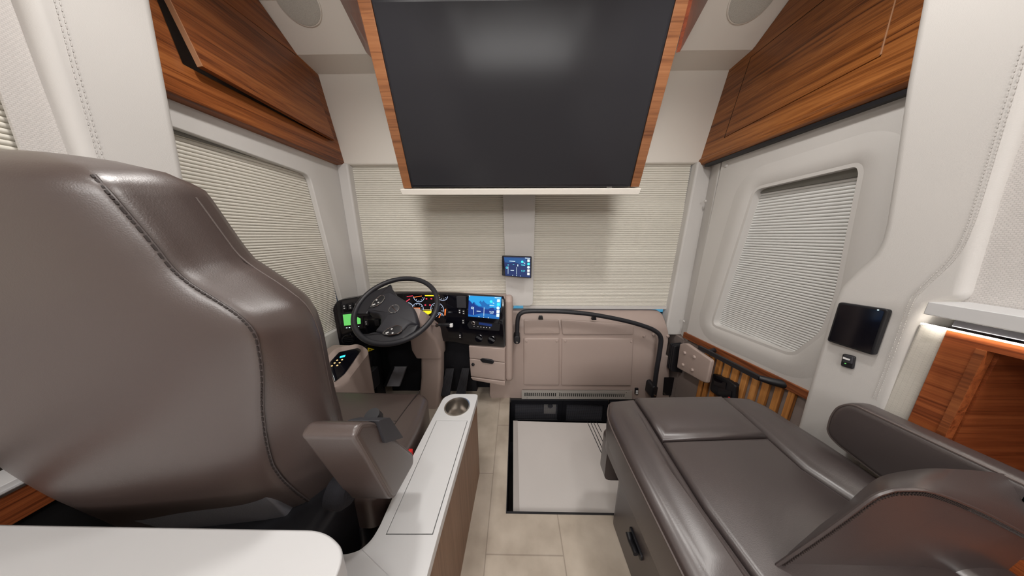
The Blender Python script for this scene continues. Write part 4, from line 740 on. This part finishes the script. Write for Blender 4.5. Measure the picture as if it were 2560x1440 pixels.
# ================================================================ ceiling speakers
def spk(c, w, h, label):
    t = thing('ceiling_speaker', tuple(SOFF.p(*c)), label, 'speaker', 'oval ceiling speakers')
    f = Fr(SOFF.p(*c), -SOFF.ux, SOFF.uy)
    p = circ(0, 0, w, 40, h)
    n = f.n if f.n.z < 0 else -f.n
    g = Fr(f.o, f.ux, f.uy) if f.n.z < 0 else Fr(f.o, -f.ux, f.uy)
    MB().pillow(g, p, -0.002, 0.006, 0.004, 0.0).build('rim', M['ceil'], t)
    MB().pillow(g, circ(0, 0, w-.004, 40, h-.004), 0.0, 0.0075, 0.003, 0.001).build('grille_cloth', M['speaker'], t)
spk((-0.9964, 0.1801), 0.098, 0.085, 'oval grey ceiling speaker on the left, beside the teak cabinet with the open flap')
spk((1.0594, 0.1708), 0.098, 0.085, 'oval grey ceiling speaker on the right, beside the closed teak cabinet')

# ================================================================ console between driver seat and aisle
cs = thing('aisle_console', (-0.25, 0.6, 0), 'narrow white-topped walnut console with a cup holder right of the driver seat', 'console')
cp = []
top = [(-0.1735, 0.931), (-0.298, 0.931), (-0.332, 0.905), (-0.345, 0.70), (-0.352, 0.54), (-0.351, 0.46), (-0.350, 0.425), (-0.355, 0.398), (-0.370, 0.380), (-0.395, 0.373), (-0.42, 0.372), (-0.42, 0.10), (-0.194, 0.10), (-0.1935, 0.40)]
lid = [(-0.3197, 0.7711), (-0.1922, 0.7729), (-0.2059, 0.4116), (-0.3252, 0.4099)]
cup = (-0.2538, 0.8484)
assert area2(top) > 0 or True
MB().prism(CON, rpoly(top, [0.02, 0.05, 0.03, 0.1, 0.03, 0.02, 0.015, 0.015, 0.015, 0.01, 0, 0, 0, 0.1]), -0.028, 0, holes=[circ(cup[0], cup[1], 0.0525, 36), lid]).build('top', M['solid'], cs, bevel=0.002, flat=True)
MB().prism(CON, inset(ccw(lid), 0.0022), -0.02, -0.0004).build('lid', M['solid'], cs, flat=True)
body = [(-0.181, 0.920), (-0.30, 0.92), (-0.325, 0.90), (-0.343, 0.55), (-0.343, 0.40), (-0.40, 0.36), (-0.41, 0.12), (-0.201, 0.12), (-0.2005, 0.40)]
m = MB(); m.prism(FLOOR, body, 0.0, 0.325); m.prism(FLOOR, body, 0.325, 0.437, holes=[circ(cup[0], cup[1], 0.054, 30)]); m.build('body', M['walnut'], cs, flat=True)
MB().lathe(CON.at(cup[0], cup[1], 0), [(0.0555, -0.001), (0.0555, 0.0028), (0.0505, 0.0034), (0.0495, 0.000), (0.0465, -0.09), (0.040, -0.094), (0.001, -0.094)], 40, False).build('cup_holder', M['cup'], cs, label='brushed steel cup holder', sharp=50)

# ================================================================ white dining table
tt = thing('dining_table', (-0.65, 0.0, 0), 'white-topped table with a rounded corner behind the driver seat', 'table')
tp = [(-0.935, 0.284), (-0.33, 0.284), (-0.268, 0.255), (-0.268, -0.30), (-0.935, -0.30)]
tpr = rpoly(tp, [0.01, 0.06, 0.05, 0.05, 0.01], 8)
MB().prism(TABLE, tpr, -0.052, 0).build('table_top', M['solid'], tt, bevel=0.004)
MB().prism(TABLE, inset(ccw(tpr), 0.016), -0.12, -0.052).build('apron', M['rail'], tt)
MB().prism(TABLE, [(-0.75, -0.2), (-0.55, -0.2), (-0.55, 0.05), (-0.75, 0.05)], -0.7, -0.12).build('pedestal', M['rail'], tt)

# ================================================================ driver seat
ds = thing('driver_seat', (-0.68, 0.6, 0), 'brown leather driver seat seen from behind with its right armrest raised', 'seat')
AC = -0.09
SIDE = [(.409,.067),(.4035,.107),(.391,.146),(.3685,.166),(.3385,.175),(.3065,.184),(.272,.194),(.2435,.205),(.2123,.2385),(.1876,.261),(.1616,.284),(.126,.2945),(.079,.2967),(.03,.294),(-.025,.291),(-.083,.288),(-.146,.285),(-.22,.276),(-.285,.262),(-.36,.246),(-.42,.236)]
SEAM = [(.409,.06),(.387,.150),(.36,.166),(.334,.172),(.307,.180),(.279,.185),(.248,.192),(.222,.208),(.194,.236),(.164,.258),(.133,.264),(.085,.257),(.04,.247),(-.005,.234),(-.055,.223),(-.109,.212),(-.167,.202),(-.232,.198),(-.30,.200),(-.42,.212)]
def interp(tab, b):
    t = sorted(tab)
    if b <= t[0][0]: return t[0][1]
    for (x0, y0), (x1, y1) in zip(t[:-1], t[1:]):
        if b <= x1: return y0+(y1-y0)*(b-x0)/(x1-x0)
    return t[-1][1]
rings = []; seampts = {1: [], -1: []}; edgepts = {1: [], -1: []}
bs = [-0.42+0.0125*k for k in range(67)]; bs = [b for b in bs if b < 0.404]+[0.4055, 0.409, 0.411, 0.4122]
for b in bs:
    w = interp(SIDE, b)
    if b > 0.4095: w = 0.05 if b < 0.4115 else 0.02
    s = min(interp(SEAM, b), w-0.006)
    th = 0.125
    if b > 0.36: q = (b-0.36)/0.0515; th = 0.125*math.sqrt(max(0.02, 1-q*q*0.97))
    bul = 0.018
    dz = 0.0
    half = [(0.0, 0.020), (s*0.45, 0.0195), (s*0.75, 0.015), (s*0.92, 0.007), (s, -0.003), (s+(w-s)*0.5, -0.030), (s+(w-s)*0.88, -0.054), (w, -0.072), (w*0.985, -0.098), (w*0.90, -th-0.0), (w*0.5, -th+0.005), (0, -th+0.01)]
    sc_d = th/0.125
    pts = [(a, d*(sc_d if d < 0 else min(1, sc_d*1.2))) for a, d in half]
    off = -0.062*(1-sc_d)
    if b < -0.16: off -= 0.034*((-0.16-b)/0.26)**1.6
    off += 0.012*math.exp(-((b+0.10)/0.16)**2)
    full = pts+[(-a, d) for a, d in reversed(pts[1:-1])]
    sp = smooth_path([(a, d, 0) for a, d in full], 3, True)
    rings.append([SEAT.p(AC+v.x, b, v.y+off) for v in sp])
    for sg in (1, -1): edgepts[sg].append(SEAT.p(AC+sg*(w*0.993+.0006), b, -0.088*sc_d+off))
    for sg in (1, -1): seampts[sg].append(SEAT.p(AC+sg*s, b, -0.0005*sc_d+off))
br_ = MB(); br_.loft(rings); back = br_.build('backrest', M['leather'], ds, sharp=70)
def seamline(sg): return [q for q, b in zip(seampts[sg], bs) if b < (0.385 if sg > 0 else 0.30)]
for sg in (1,):
    MB().tube(smooth_path(seamline(sg)[::2], 2), 0.0016, 6).build('seam_piping', M['leather_dark'], back)
    m = MB(); pp = [q+SEAT.n*0.0014-SEAT.ux*sg*0.001 for q in smooth_path(seamline(sg)[::2], 2)]
    for p, q in zip(pp[:-1], pp[1:]):
        d = q-p; k = max(1, int(d.length/0.0065))
        for i in range(k): m.tube([p+d*((i+0.12)/k), p+d*((i+0.78)/k)], 0.0019, 6)
    m.build('seam_stitches', M['thread'], back)
    MB().tube(smooth_path([q for q, b in zip(edgepts[sg], bs) if b < (0.36 if sg > 0 else 0.2)][::2], 2), 0.0016, 6).build('edge_piping', M['thread_l'], back)
FLP = rpoly([(-0.2203, -0.273), (-0.1772, -0.2495), (-0.0991, -0.2177), (0.0006, -0.224), (0.0602, -0.2273), (0.0781, -0.2957), (0.0921, -0.3766), (-0.1543, -0.3449)], 0.01)
MB().pillow(SEAT, FLP, -0.05, 0.010, 0.006, 0.004).build('lower_flap', M['flap'], back, label='grey vinyl flap at the bottom of the seat back')
# head wing crease line near the top right
CU = Fr((0, 0, 0.50), (1, 0, 0), (0, 1, 0))
cu = rpoly([(-0.92, 0.50), (-0.372, 0.46), (-0.362, 0.72), (-0.380, 0.855), (-0.42, 0.885), (-0.86, 0.895), (-0.92, 0.86)], 0.05, 6)
seat = MB().pillow(CU, cu, -0.11, 0.012, 0.03, 0.012, 5, 5).build('cushion', M['leather'], ds, sharp=70)
m = MB()
for pts in (((-0.43, 0.885), (-0.445, 0.72), (-0.45, 0.5)), ((-0.85, 0.89), (-0.845, 0.72), (-0.84, 0.5)), ((-0.445, 0.71), (-0.65, 0.705), (-0.845, 0.71))):
    m.tube(smooth_path([CU.p(u, v, 0.0165) for u, v in pts], 6), 0.0022, 6)
m.build('cushion_seam', M['thread'], seat)
MB().box(-0.84, -0.42, 0.46, 0.84, 0.20, 0.40).build('seat_riser', M['black'], ds, bevel=0.02)
MB().box(-0.78, -0.48, 0.48, 0.82, 0.0, 0.20).build('pedestal', M['black'], ds, bevel=0.02)
MB().box(-0.90, -0.44, 0.32, 0.50, 0.30, 0.56).build('recline_housing', M['black'], ds, bevel=0.03)
ap = rpoly([(0.3288, 0.8496), (0.3498, 0.861), (0.386, 0.8291), (0.4359, 0.7368), (0.5149, 0.5956), (0.5083, 0.5666), (0.4073, 0.586), (0.3943, 0.6078)], 0.02, 4)
am = MB(); am.prism(ARM, ap, -0.105, 0)
ar = am.build('armrest', M['leather'], ds, bevel=0.014, seg=4)
m = MB(); m.tube([ARM.p(u, v, -0.005) for u, v in inset(ccw(ap), 0.0045)], 0.0035, 6, True); m.build('armrest_piping', M['thread_l'], ar)
cpnl = MB().prism(ARM, rpoly([(0.3862, 0.83), (0.4221, 0.8044), (0.4633, 0.7054), (0.3954, 0.7626), (0.3897, 0.7957)], 0.006), -0.06, 0.006).build('control_plate', M['grey'], ar, bevel=0.003)
q = (-0.325, 0.4372, 0.7844)
MB().lathe(Fr(q, (0, 1, 0.4), (1, 0, 0)), [(0.016, -0.02), (0.018, 0.0), (0.015, 0.010), (0.007, 0.014)], 20).build('control_knob', M['black'], ar)
q = (-0.39, 0.4005, 0.622)
MB().lathe(Fr((-0.40, q[1], q[2]), (0, 1, 0), (0, 0, 1)), [(0.034, -0.02), (0.036, 0.01), (0.028, 0.022), (0.010, 0.024)], 24).build('armrest_pivot', M['carpet'], ds)
MB().prism(Fr((-0.358, 0, 0), (0, 1, 0), (0, 0, 1)), rpoly([(0.60, 0.40), (0.64, 0.40), (0.64, 0.455), (0.60, 0.455)], 0.008), -0.02, 0.0).build('belt_stalk', M['black'], ds)
MB().prism(Fr((-0.354, 0, 0), (0, 1, 0), (0, 0, 1)), rpoly([(0.605, 0.448), (0.635, 0.448), (0.635, 0.480), (0.605, 0.480)], 0.008), -0.025, 0.0).build('belt_buckle', M['red'], ds, bevel=0.003, label='red seat belt buckle')

# ================================================================ passenger recliner
rc = thing('recliner', (0.68, 0.5, 0), 'brown leather passenger recliner with a zipped low back beside the step well', 'recliner')
R0_ = Fr((0, 0, 0.50), (1, 0, 0), (0, 1, 0.06))
s1 = [(0.4777, 0.7595), (0.4776, 0.6829), (0.4736, 0.6035), (0.4682, 0.4252), (0.4774, 0.3144)]
s2 = [(0.8269, 0.7858), (0.828, 0.7094), (0.8232, 0.6215), (0.8183, 0.522), (0.8441, 0.4503)]
outer_l = [(0.348, 0.26), (0.340, 0.56), (0.343, 0.70), (0.372, 0.768)]
outer_r = [(0.925, 0.79), (0.957, 0.745), (0.985, 0.60), (1.0, 0.45), (1.0, 0.26)]
def ext(p, q, y): t = (y-p[1])/(q[1]-p[1]); return (p[0]+(q[0]-p[0])*t, y)
l_end = ext(s1[-2], s1[-1], 0.26); r_end = ext(s2[-2], s2[-1], 0.26)
LB = outer_l+[(s1[0][0]-.002, 0.782)]+[(u-.002, v) for u, v in s1[1:]]+[l_end]
cu = MB().pillow(R0_, LB, -0.09, 0.035, 0.030, 0.016, 6, 5).build('side_bolster', M['leather_dark'], rc, sharp=75)
RBp = [(s2[0][0]+.002, 0.797)]+outer_r+[r_end]+[(u+.002, v) for u, v in reversed(s2[1:])]
MB().pillow(R0_, RBp, -0.09, 0.033, 0.024, 0.012, 6, 5).build('side_bolster', M['leather_dark'], rc, sharp=75)
FI = [(s1[0][0]+.001, 0.784), (s2[0][0]-.001, 0.796), (s2[1][0]-.001, s2[1][1]), (s2[2][0]-.001, s2[2][1]), (s1[2][0]+.001, s1[2][1]), (s1[1][0]+.001, s1[1][1])]
MB().pillow(R0_, FI, -0.09, 0.036, 0.020, 0.016, 6, 5).build('front_insert', M['leather_dark'], rc, sharp=75)
RI = [(s1[2][0]+.001, s1[2][1]-.002), (s2[2][0]-.001, s2[2][1]-.002)]+[(u-.001, v) for u, v in s2[3:]]+[(r_end[0]-.001, .26), (l_end[0]+.001, .26)]+[(u+.001, v) for u, v in reversed(s1[3:])]
MB().pillow(R0_, RI, -0.09, 0.028, 0.016, 0.016, 6, 5).build('seat_insert', M['leather_dark'], rc, sharp=75)
m = MB(); m.tube(smooth_path([R0_.p(u-.0005, v, 0.004) for u, v in outer_l], 5), 0.003, 6); m.build('edge_piping', M['thread_l'], rc)
MB().prism(FLOOR, rpoly([(0.347, 0.27), (0.342, 0.70), (0.375, 0.762), (0.92, 0.785), (0.955, 0.74), (0.995, 0.45), (0.995, 0.27)], 0.02), 0.405, 0.47).build('seat_frame', M['leather_dark'], rc, bevel=0.01)
MB().prism(FLOOR, rpoly([(0.425, 0.12), (0.420, 0.735), (0.96, 0.735), (0.96, 0.12)], 0.03), 0.0, 0.41).build('base', M['leather_dark'], rc, bevel=0.006)
fp_ = [(0.3667, 0.775, 0.3323), (0.4043, 0.775, 0.3226), (0.4314, 0.775, 0.0473), (0.3882, 0.775, 0.0929)]
MB().pillow(Fr((0, 0.775, 0), (-1, 0, 0), (0, 0, 1)), rpoly([(-0.375, 0.20), (-0.95, 0.20), (-0.95, 0.41), (-0.375, 0.41)], 0.03), -0.03, 0.035, 0.02, 0.004).build('footrest', M['leather_dark'], rc)
HF = Fr((0.42, 0, 0), (0, -1, 0), (0, 0, 1))
h = [(0.405, 0.5919, 0.1715), (0.405, 0.5727, 0.1631), (0.405, 0.5518, 0.1673), (0.405, 0.5362, 0.1671)]
MB().tube(smooth_path([Vector(q) for q in h], 4), [0.009]*13, 10).build('lever_handle', M['black'], rc)
ez = MB(); ez.prism(HF, rpoly([(-h[0][1]-.012, h[0][2]+.012), (-h[0][1]-.012, h[0][2]-.012), (-h[3][1]+.012, h[3][2]-.012), (-h[3][1]+.012, h[3][2]+.012)], .01), -0.002, 0.006); ez.build('lever_plate', M['black'], rc, bevel=.002)
# low back with a zip along its rear edge
zipc = [(0.5158, 0.0099), (0.5367, 0.0631), (0.5545, 0.107), (0.5767, 0.161), (0.596, 0.2131), (0.6134, 0.2622), (0.6285, 0.2782), (0.6481, 0.2849), (0.7034, 0.28), (0.8129, 0.2325), (0.9321, 0.1692)]
front = [(0.6235, -0.1574), (0.6416, -0.078), (0.6602, -0.015), (0.6862, 0.0542), (0.7088, 0.1205), (0.72, 0.1761), (0.7378, 0.2208), (0.7822, 0.2406), (0.8325, 0.2474), (0.9203, 0.2423), (1.0156, 0.2268)]
zc_ = smooth_path([(u, v, 0) for u, v in zipc], 4); fc_ = smooth_path([(u, v, 0) for u, v in front], 4)
n = len(zc_)
ends = [(zipc[0][0]-.02, -0.12)]; 
ring_r = [RB.p(zipc[0][0]-.02, -0.14, 0)]+[RB.p(p.x, p.y, 0) for p in zc_]+[RB.p(zipc[-1][0]+.05, zipc[-1][1]-.03, 0), RB.p(zipc[-1][0]+.06, -0.14, 0)]
ring_m = [RB.p(zipc[0][0]-.028, -0.14, -.012)]+[RB.p(p.x+(q.x-p.x)*.22, p.y+(q.y-p.y)*.30+.007, -.016) for p, q in zip(zc_, fc_)]+[RB.p(zipc[-1][0]+.06, zipc[-1][1]-.02, -.016), RB.p(zipc[-1][0]+.07, -0.14, -.016)]
ring_f = [RB.p(front[0][0]-.02, -0.14, -.06)]+[RB.p(p.x, p.y, -.06) for p in fc_]+[RB.p(front[-1][0]+.02, front[-1][1]-.006, -.06), RB.p(front[-1][0]+.025, -0.14, -.06)]
inner = [(0.7171, -0.2396), (0.7466, -0.1875), (0.7619, -0.12), (0.7843, -0.0416), (0.8095, 0.0305), (0.8207, 0.0937), (0.838, 0.139), (0.8813, 0.1641), (0.9329, 0.1718), (1.0258, 0.1672), (1.1323, 0.1497)]
def cl(r): return [Vector((min(q.x, 1.045), q.y, q.z)) for q in r]
gc_ = smooth_path([(u, v, 0) for u, v in inner], 4)
ring_g = [RB.p(inner[0][0]-.01, -0.14, -.09)]+[RB.p(p.x, p.y, -.09) for p in gc_]+[RB.p(inner[-1][0]+.05, inner[-1][1]-.02, -.09), RB.p(inner[-1][0]+.05, -0.14, -.09)]
m = MB(); m.loft([cl(ring_r), cl(ring_m), cl(ring_f), cl(ring_g)]); bk = m.build('backrest', M['leather_dark'], rc, sharp=60)
m = MB()
zz = [RB.p(p.x+.004, p.y-.006, .002) for p in zc_]
stitches(m, zz)
for a, b in zip(zz[:-1], zz[1:]):
    L_ = (b-a).length; k = max(1, int(L_/0.0045)); d = (b-a)/k; e = d.normalized().cross(RB.n)
    for i in range(k): m.tube([a+d*i-e*.004, a+d*i+e*.004], 0.0011, 5)
m.build('zip', M['thread'], bk)
m = MB(); m.tube([RB.p(p.x-.003, p.y+.003, .001) for p in zc_], 0.0028, 6); m.build('back_piping', M['leather_dark'], bk)
# right armrest
ao = [(-0.3273, 0.72), (-0.3832, 0.6321), (-0.4793, 0.5698), (-0.5683, 0.5835), (-0.5895, 0.5934), (-0.6012, 0.6114), (-0.6048, 0.6584), (-0.5979, 0.7018), (-0.5741, 0.7329)]
ao = [(-0.320, ao[-1][1]+0.011), (-0.320, 0.574)]+ao[2:]
aj = rpoly(ao, [0.06, 0.05, 0.05, 0.05, 0.03, 0.03, 0.03, 0.022, 0.022], 8)
ar2 = MB().slab(ARMR, aj, -0.064, 0, 0.020).build('armrest', M['leather_dark'], rc, sharp=70)
m = MB(); m.tube([ARMR.p(u, v, -.006) for u, v in inset(ccw(aj), .0055)], 0.003, 6, True); m.build('armrest_piping', M['thread_l'], ar2)
MB().box(0.975, 1.02, 0.39, 0.44, 0.40, 0.60).build('armrest_post', M['black'], rc)

# ================================================================ control panel and switch on the pillar
cpn = thing('control_screen', tuple(PILR.p(-0.67, 0.92)), 'square black switched-off control screen on the white right pillar', 'control panel')
CPF = [(-0.7158, 0.9906), (-0.6159, 0.9983), (-0.612, 0.8585), (-0.713, 0.8557)]
MB().prism(PILR, rpoly(CPF, 0.008), 0.0, 0.014).build('case', M['black'], cpn, bevel=0.004, seg=3)
MB().prism(PILR, rpoly(inset(ccw(CPF), 0.006), 0.004), 0.010, 0.0148).build('screen', M['gloss'], cpn)
q = (-0.6329, 0.9914); MB().prism(PILR, circ(q[0], q[1], .0018, 10), .0145, .0153).build('status_light', E_['pale'], cpn)
sp_ = thing('pillar_switch', tuple(PILR.p(-0.65, 0.82)), 'small black rocker switch with a green light under the square control screen', 'switch')
MB().prism(PILR, rpoly([(-0.6735, 0.8313), (-0.6474, 0.8357), (-0.6424, 0.7934), (-0.6691, 0.7897)], 0.006), 0.0, 0.008).build('switch_plate', M['black'], sp_, bevel=0.003)
MB().prism(PILR, rpoly([(-0.6678, 0.8305), (-0.649, 0.8332), (-0.6459, 0.8091), (-0.6658, 0.8058)], 0.003), 0.006, 0.011).build('rocker', M['grey'], sp_, bevel=0.002)
MB().prism(PILR, [(-0.667, 0.8227), (-0.652, 0.8233), (-0.6519, 0.8185), (-0.666, 0.8167)], 0.010, 0.0118).build('switch_mark', M['whitemark'], sp_)
MB().prism(PILR, [(-0.6615, 0.8045), (-0.6583, 0.8054), (-0.6582, 0.8028), (-0.6613, 0.8019)], 0.007, 0.0085).build('status_light', E_['green'], sp_)

# ================================================================ ledge and teak cabinet on the right
lg = thing('wall_ledge', (1.0, 0.2, 1.03), 'white ledge with a strip light beneath it above the open teak cabinet', 'ledge')
MB().box(0.98, 1.073, -1.6, 0.528, 1.0165, 1.0475).build('ledge_board', M['solid'], lg, bevel=0.002)
MB().box(1.066, 1.073, -1.6, 0.53, 0.985, 1.012).build('smoked_mirror', M['mirror'], lg)
MB().box(1.045, 1.049, -1.6, 0.56, 0.978, 0.9815).build('strip_light', E_['led'], lg)
wc = thing('open_cabinet', (1.055, 0.2, 0), 'teak cabinet with an open niche right of the passenger recliner', 'cabinet')
wd = [(-0.5287, 0.9742), (-0.5023, 0.5698)]
nu = [(-0.4737, 0.9485), (-0.4657, 0.8101), (-0.461, 0.7266)]
MB().prism(WOODF, [(wd[0][0], 0.977), (-0.522, 0.55), (-0.522, 0.0), (1.6, 0.0), (1.6, 0.977)], -0.02, 0, holes=[[(nu[0][0], nu[0][1]), (-0.468, 0.50), (0.3, 0.50), (0.3, nu[0][1])]]).build('cabinet_face', M['wood_low'], wc, bevel=0.001)
MB().box(1.075, 1.30, -0.3, 0.472, 0.48, 0.50).build('niche_shelf', M['wood_low'], wc); MB().box(1.075, 1.30, -0.3, 0.472, 0.95, 0.965).build('niche_top', M['wood_low'], wc)
MB().box(1.075, 1.30, 0.468, 0.485, 0.48, 0.965).build('niche_side', M['wood_low_x'], wc); MB().box(1.29, 1.31, -0.3, 0.485, 0.48, 0.965).build('niche_back', M['wood_low'], wc)
MB().prism(WOODF, [(nu[0][0]-.012, nu[0][1]), (-0.480, 0.50), (-0.468, 0.50), (nu[0][0], nu[0][1])], 0.0, 0.002).build('niche_edge', M['rail'], wc)

# ================================================================ low cabinet by the driver's left
sd_ = thing('side_cabinet', (-0.95, 0.2, 0), 'teak side cabinet with white top and metal edge left of the driver seat', 'cabinet')
zt = 0.7118; zm = 0.7037; zb_ = 0.6392
MB().box(-1.07, -1.002, -1.2, 0.42, zt-0.004, zt+0.012).build('top', M['solid'], sd_, bevel=0.002)
MB().box(-1.006, -0.994, -1.2, 0.42, zm, zt).build('edge_trim', M['chrome'], sd_, bevel=0.002)
MB().box(-1.07, -1.0, -1.2, 0.42, zb_, zm).build('front', M['wood_low'], sd_)
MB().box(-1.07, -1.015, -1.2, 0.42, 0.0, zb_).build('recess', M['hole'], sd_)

# ================================================================ the coach behind the camera, as the television mirrors it
for s, x in (('left', -0.78), ('right', 0.86)):
    q = thing('valance_cabinet', (x, -1.8, 1.75), 'teak valance cabinet along the %s wall behind the camera' % s, 'cabinet')
    MB().box(min(x, x+.29*(1 if x > 0 else -1)), max(x, x+.29*(1 if x > 0 else -1)), -3.6, -0.15, 1.78, 2.10).build('carcass', M['white'], q, bevel=0.01)
    MB().box(x-.012, x+.012, -3.6, -0.15, 1.74, 1.80).build('teak_trim', M['wood_y'], q)
MB().box(-0.14, 0.22, -3.9, 0.6, 2.235, 2.262).build('trim_8', M['wood_red'], kind='structure')
so = thing('sofa', (-0.7, -1.8, 0), 'long pale sofa along the left wall behind the camera', 'sofa')
MB().box(-1.06, -0.45, -2.8, -1.3, 0.0, 0.45).build('base', M['white'], so, bevel=0.03); MB().box(-1.06, -0.88, -2.8, -1.3, 0.45, 0.85).build('backrest', M['white'], so, bevel=0.04)
for i, (x, y, p) in enumerate(DOWN):
    dl = thing('downlight', (x, y, 2.26), ['round ceiling downlight ahead on the left, above the driver seat back', 'round ceiling downlight ahead on the right, above the recliner', 'round ceiling downlight on the left over the white table', 'round ceiling downlight on the right over the teak niche cabinet', 'round ceiling downlight far back on the aisle centre line'][i], 'light', 'round ceiling downlights')
    MB().lathe(Fr((x, y, 2.262), (1, 0, 0), (0, -1, 0)), [(0.045, -0.004), (0.045, 0.004), (0.038, 0.007), (0.036, 0.003)], 24).build('trim_ring', M['chrome'], dl)
    MB().lathe(Fr((x, y, 2.262), (1, 0, 0), (0, -1, 0)), [(0.035, -0.004), (0.035, 0.004)], 24).build('lens', E_['lamp'], dl)
